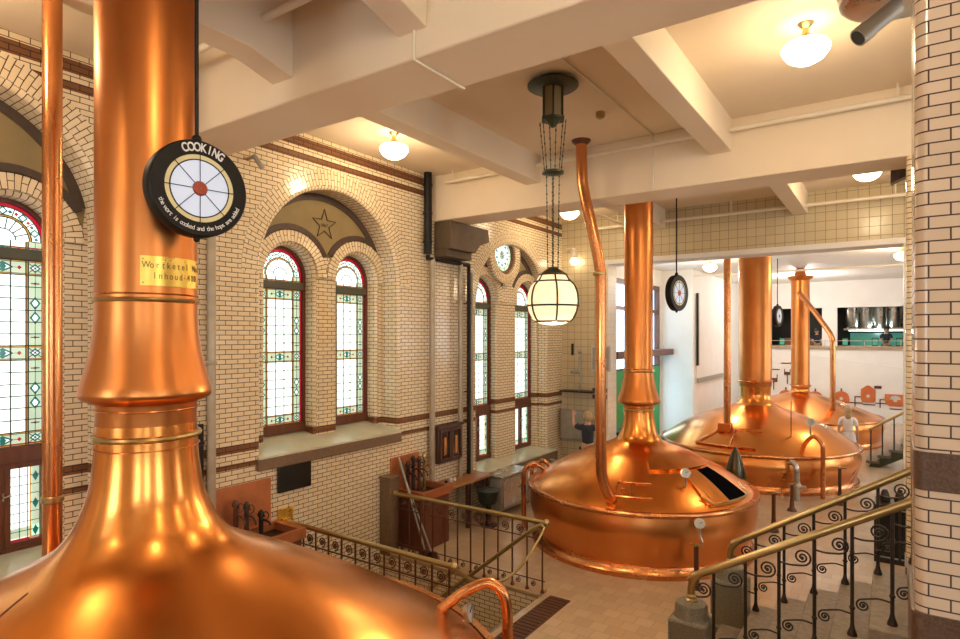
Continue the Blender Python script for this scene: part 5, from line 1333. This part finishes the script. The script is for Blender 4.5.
def person(loc, h, face, label, arms, hair, top, bottom, longhair=False, dress=False):
    o = thing('person', label, 'person', loc)
    s = h / 1.75
    f = Vector((math.cos(face), math.sin(face), 0)); l = Vector((-math.sin(face), math.cos(face), 0))   # forward, left
    def P(a, b, z): v = f * a + l * b; return Vector((v.x * s, v.y * s, z * s))
    V = []; E_ = []; Rr = []
    def add(p, r, par=None):
        V.append(p); Rr.append((r * s, r * s) if not isinstance(r, tuple) else (r[0] * s, r[1] * s)); i = len(V) - 1
        if par is not None: E_.append((par, i))
        return i
    pel = add(P(0, 0, .95), .13); wa = add(P(0, 0, 1.10), .115, pel); ch = add(P(0, 0, 1.28), .135, wa); ns = add(P(0, 0, 1.42), .085, ch); nk = add(P(.01, 0, 1.50), .052, ns); hb = add(P(.02, 0, 1.58), .075, nk); hd = add(P(.02, 0, 1.66), .088, hb); add(P(.01, 0, 1.71), .06, hd)
    arm_p = {}
    for sd in (1, -1):
        sh = add(P(0, sd * .17, 1.40), .058, ns)
        el, wr, tip = arms[0 if sd == 1 else 1]
        e = add(P(*el), .042, sh); w = add(P(*wr), .028, e)
        d = (Vector(tip) - Vector(wr)); d.normalize()
        pm = Vector(wr) + d * .05; pa = add(P(*pm), .034, w)
        perp = Vector((0, 0, 1)).cross(d); perp = perp.normalized() if perp.length > .1 else Vector((1, 0, 0))
        for k, ln in enumerate((.075, .09, .082, .065)):
            q = pm + d * .04 + perp * (.022 * (k - 1.5)); a1 = add(P(*q), .010, pa); q2 = q + d * ln * .55; a2 = add(P(*q2), .009, a1); add(P(*(q2 + d * ln * .4 + Vector((0, 0, -.01)))), .008, a2)
        q = Vector(wr) + d * .03 + perp * -.045; a1 = add(P(*q), .011, pa); add(P(*(q + d * .045 + perp * -.01)), .009, a1)
        arm_p[sd] = (el, wr)
        hp = add(P(0, sd * .09, .90), .095, pel); kn = add(P(.01, sd * .10, .50), .058, hp); an = add(P(-.01, sd * .10, .09), .040, kn); ft = add(P(.05, sd * .10, .035), .036, an); add(P(.15, sd * .11, .03), .030, ft)
    me = skin_mesh(V, E_, Rr); me.materials.clear(); me.materials.append(M['skin']); me.polygons.foreach_set('material_index', [0] * len(me.polygons))
    b = bpy.data.objects.new('body', me); COL.objects.link(b); b.parent = o
    L = Vector(loc)
    W = lambda a, bb, z: tuple(L + P(a, bb, z))
    def cloth(name, mat, vs, es, rs):
        m_ = skin_mesh([P(*v) for v in vs], es, [r * s for r in rs]); m_.materials.clear(); m_.materials.append(M[mat]); m_.polygons.foreach_set('material_index', [0] * len(m_.polygons))
        c = bpy.data.objects.new(name, m_); COL.objects.link(c); c.parent = o
    vs = [(0, 0, 1.0), (0, 0, 1.12), (0, 0, 1.28), (0, 0, 1.41)]; es = [(0, 1), (1, 2), (2, 3)]; rs = [.155, .135, .155, .10]
    for sd in (1, -1):
        el = arm_p[sd][0]; i = len(vs); q = Vector((0, sd * .18, 1.40)); e = Vector(el); m_ = q.lerp(e, .75)
        vs += [tuple(q), tuple(m_)]; es += [(3, i), (i, i + 1)]; rs += [.075, .058]
    cloth('shirt', top, vs, es, rs)
    if dress:
        mb = MB(); rows = []
        for (z, r) in ((1.04, .15), (.95, .19), (.75, .215), (.50, .235)):
            rows.append([W(r * .75 * math.cos(2 * PI * i / 20), r * math.sin(2 * PI * i / 20), z) for i in range(20)])
        mb.grid(rows, closed_u=True); mb.build('skirt', bottom, o)
    else:
        vs = [(0, 0, 1.0), (0, .09, .90), (.01, .10, .50), (-.01, .10, .10), (0, -.09, .90), (.01, -.10, .50), (-.01, -.10, .10)]
        cloth('trousers', bottom, vs, [(0, 1), (1, 2), (2, 3), (0, 4), (4, 5), (5, 6)], [.15, .115, .078, .062, .115, .078, .062])
    mb = MB(); c = L + P(.0, 0, 1.685); mb.sphere(tuple(c), .112 * s, 16, sz=1.05, a0=-8, a1=90)
    mb.sphere(tuple(L + P(-.035, 0, 1.64)), .098 * s, 14)
    if longhair: mb.sphere(tuple(L + P(-.05, 0, 1.52)), .09 * s, 14, sz=1.6)
    mb.build('hair', hair, o)
    mb = MB()
    for sd in (1, -1): mb.sphere(W(.105, sd * .032, 1.65), .012 * s, 8)
    mb.build('eyes', 'black', o)
    mb = MB(); mb.sphere(W(.122, 0, 1.61), .014 * s, 8, sz=1.6)
    for sd in (1, -1): mb.sphere(W(.0, sd * .096, 1.62), .018 * s, 8, sz=1.6)
    mb.build('nose_and_ears', 'skin', o)
    mb = MB(); mb.sphere(W(.108, 0, 1.572), .016 * s, 8, sz=.35, sy=1.3); mb.build('mouth', 'copper_art', o)
    mb = MB()
    for sd in (1, -1): mb.sphere(W(.06, sd * .105, .035), .05 * s, 10, sx=1.0, sy=.9, sz=.7); mb.sphere(W(.14, sd * .11, .03), .045 * s, 10, sz=.6)
    mb.build('shoes', 'black', o)
    return o
down = (((-.02, .24, 1.12), (.06, .25, .88), (.08, .25, .78)), ((-.02, -.24, 1.12), (.06, -.25, .88), (.08, -.25, .78)))
person((-1.04, 20.0, 0), 1.66, R(100), 'person with fair hair in a white top seen from behind beside the broad kettle', down, 'hair', 'clothw', 'clothw', longhair=True, dress=True)
person((-6.10, 13.50, 0), 1.84, R(110), 'fair haired person in a dark top reaching up at the grey wall cabinet', (((.16, .34, 1.42), (.26, .36, 1.64), (.30, .36, 1.74)), ((.2, -.22, 1.34), (.38, -.16, 1.5), (.45, -.14, 1.56))), 'hair', 'clothd', 'clothd')
fw = (((.12, .22, 1.15), (.34, .16, 1.10), (.42, .14, 1.08)), ((.12, -.22, 1.15), (.34, -.16, 1.10), (.42, -.14, 1.08)))
person((-.22, 32.5, 2.4), 1.68, R(-90), 'dark haired kitchen worker in black in the middle of the right kitchen opening', fw, 'hairdark', 'clothd', 'clothd')
person((.62, 32.6, 2.4), 1.70, R(-100), 'kitchen worker in black at the right edge of the right kitchen opening', fw, 'hairdark', 'clothd', 'clothd')
person((-2.95, 32.5, 2.4), 1.62, R(-80), 'kitchen worker in black in the left kitchen opening near its right edge', fw, 'hairdark', 'clothd', 'clothd')
person((-3.75, 32.5, 2.4), 1.66, R(-95), 'kitchen worker in grey half hidden by the last chimney in the left kitchen opening', fw, 'hairdark', 'clothg', 'clothd')

# ------------------------------------------------------------------ camera, world, view
cam = bpy.data.cameras.new('camera'); co = bpy.data.objects.new('camera', cam); COL.objects.link(co)
cam.sensor_width = 36; cam.lens = 600 * 36 / 960; cam.clip_start = .05; cam.clip_end = 200
cam.shift_y = (336 - 319.5) / 960
co.location = (0, 0, 3.7); co.rotation_euler = (PI / 2, 0, R(34.5))
scene.camera = co
w = bpy.data.worlds.new('world'); scene.world = w; w.use_nodes = True
bg = w.node_tree.nodes['Background']
sky = w.node_tree.nodes.new('ShaderNodeTexSky'); sky.sky_type = 'HOSEK_WILKIE'
w.node_tree.links.new(sky.outputs['Color'], bg.inputs['Color']); bg.inputs['Strength'].default_value = .5
vs = scene.view_settings
vs.view_transform = 'Standard'; vs.look = 'None'; vs.exposure = 0.30; vs.gamma = 1; vs.use_curve_mapping = False
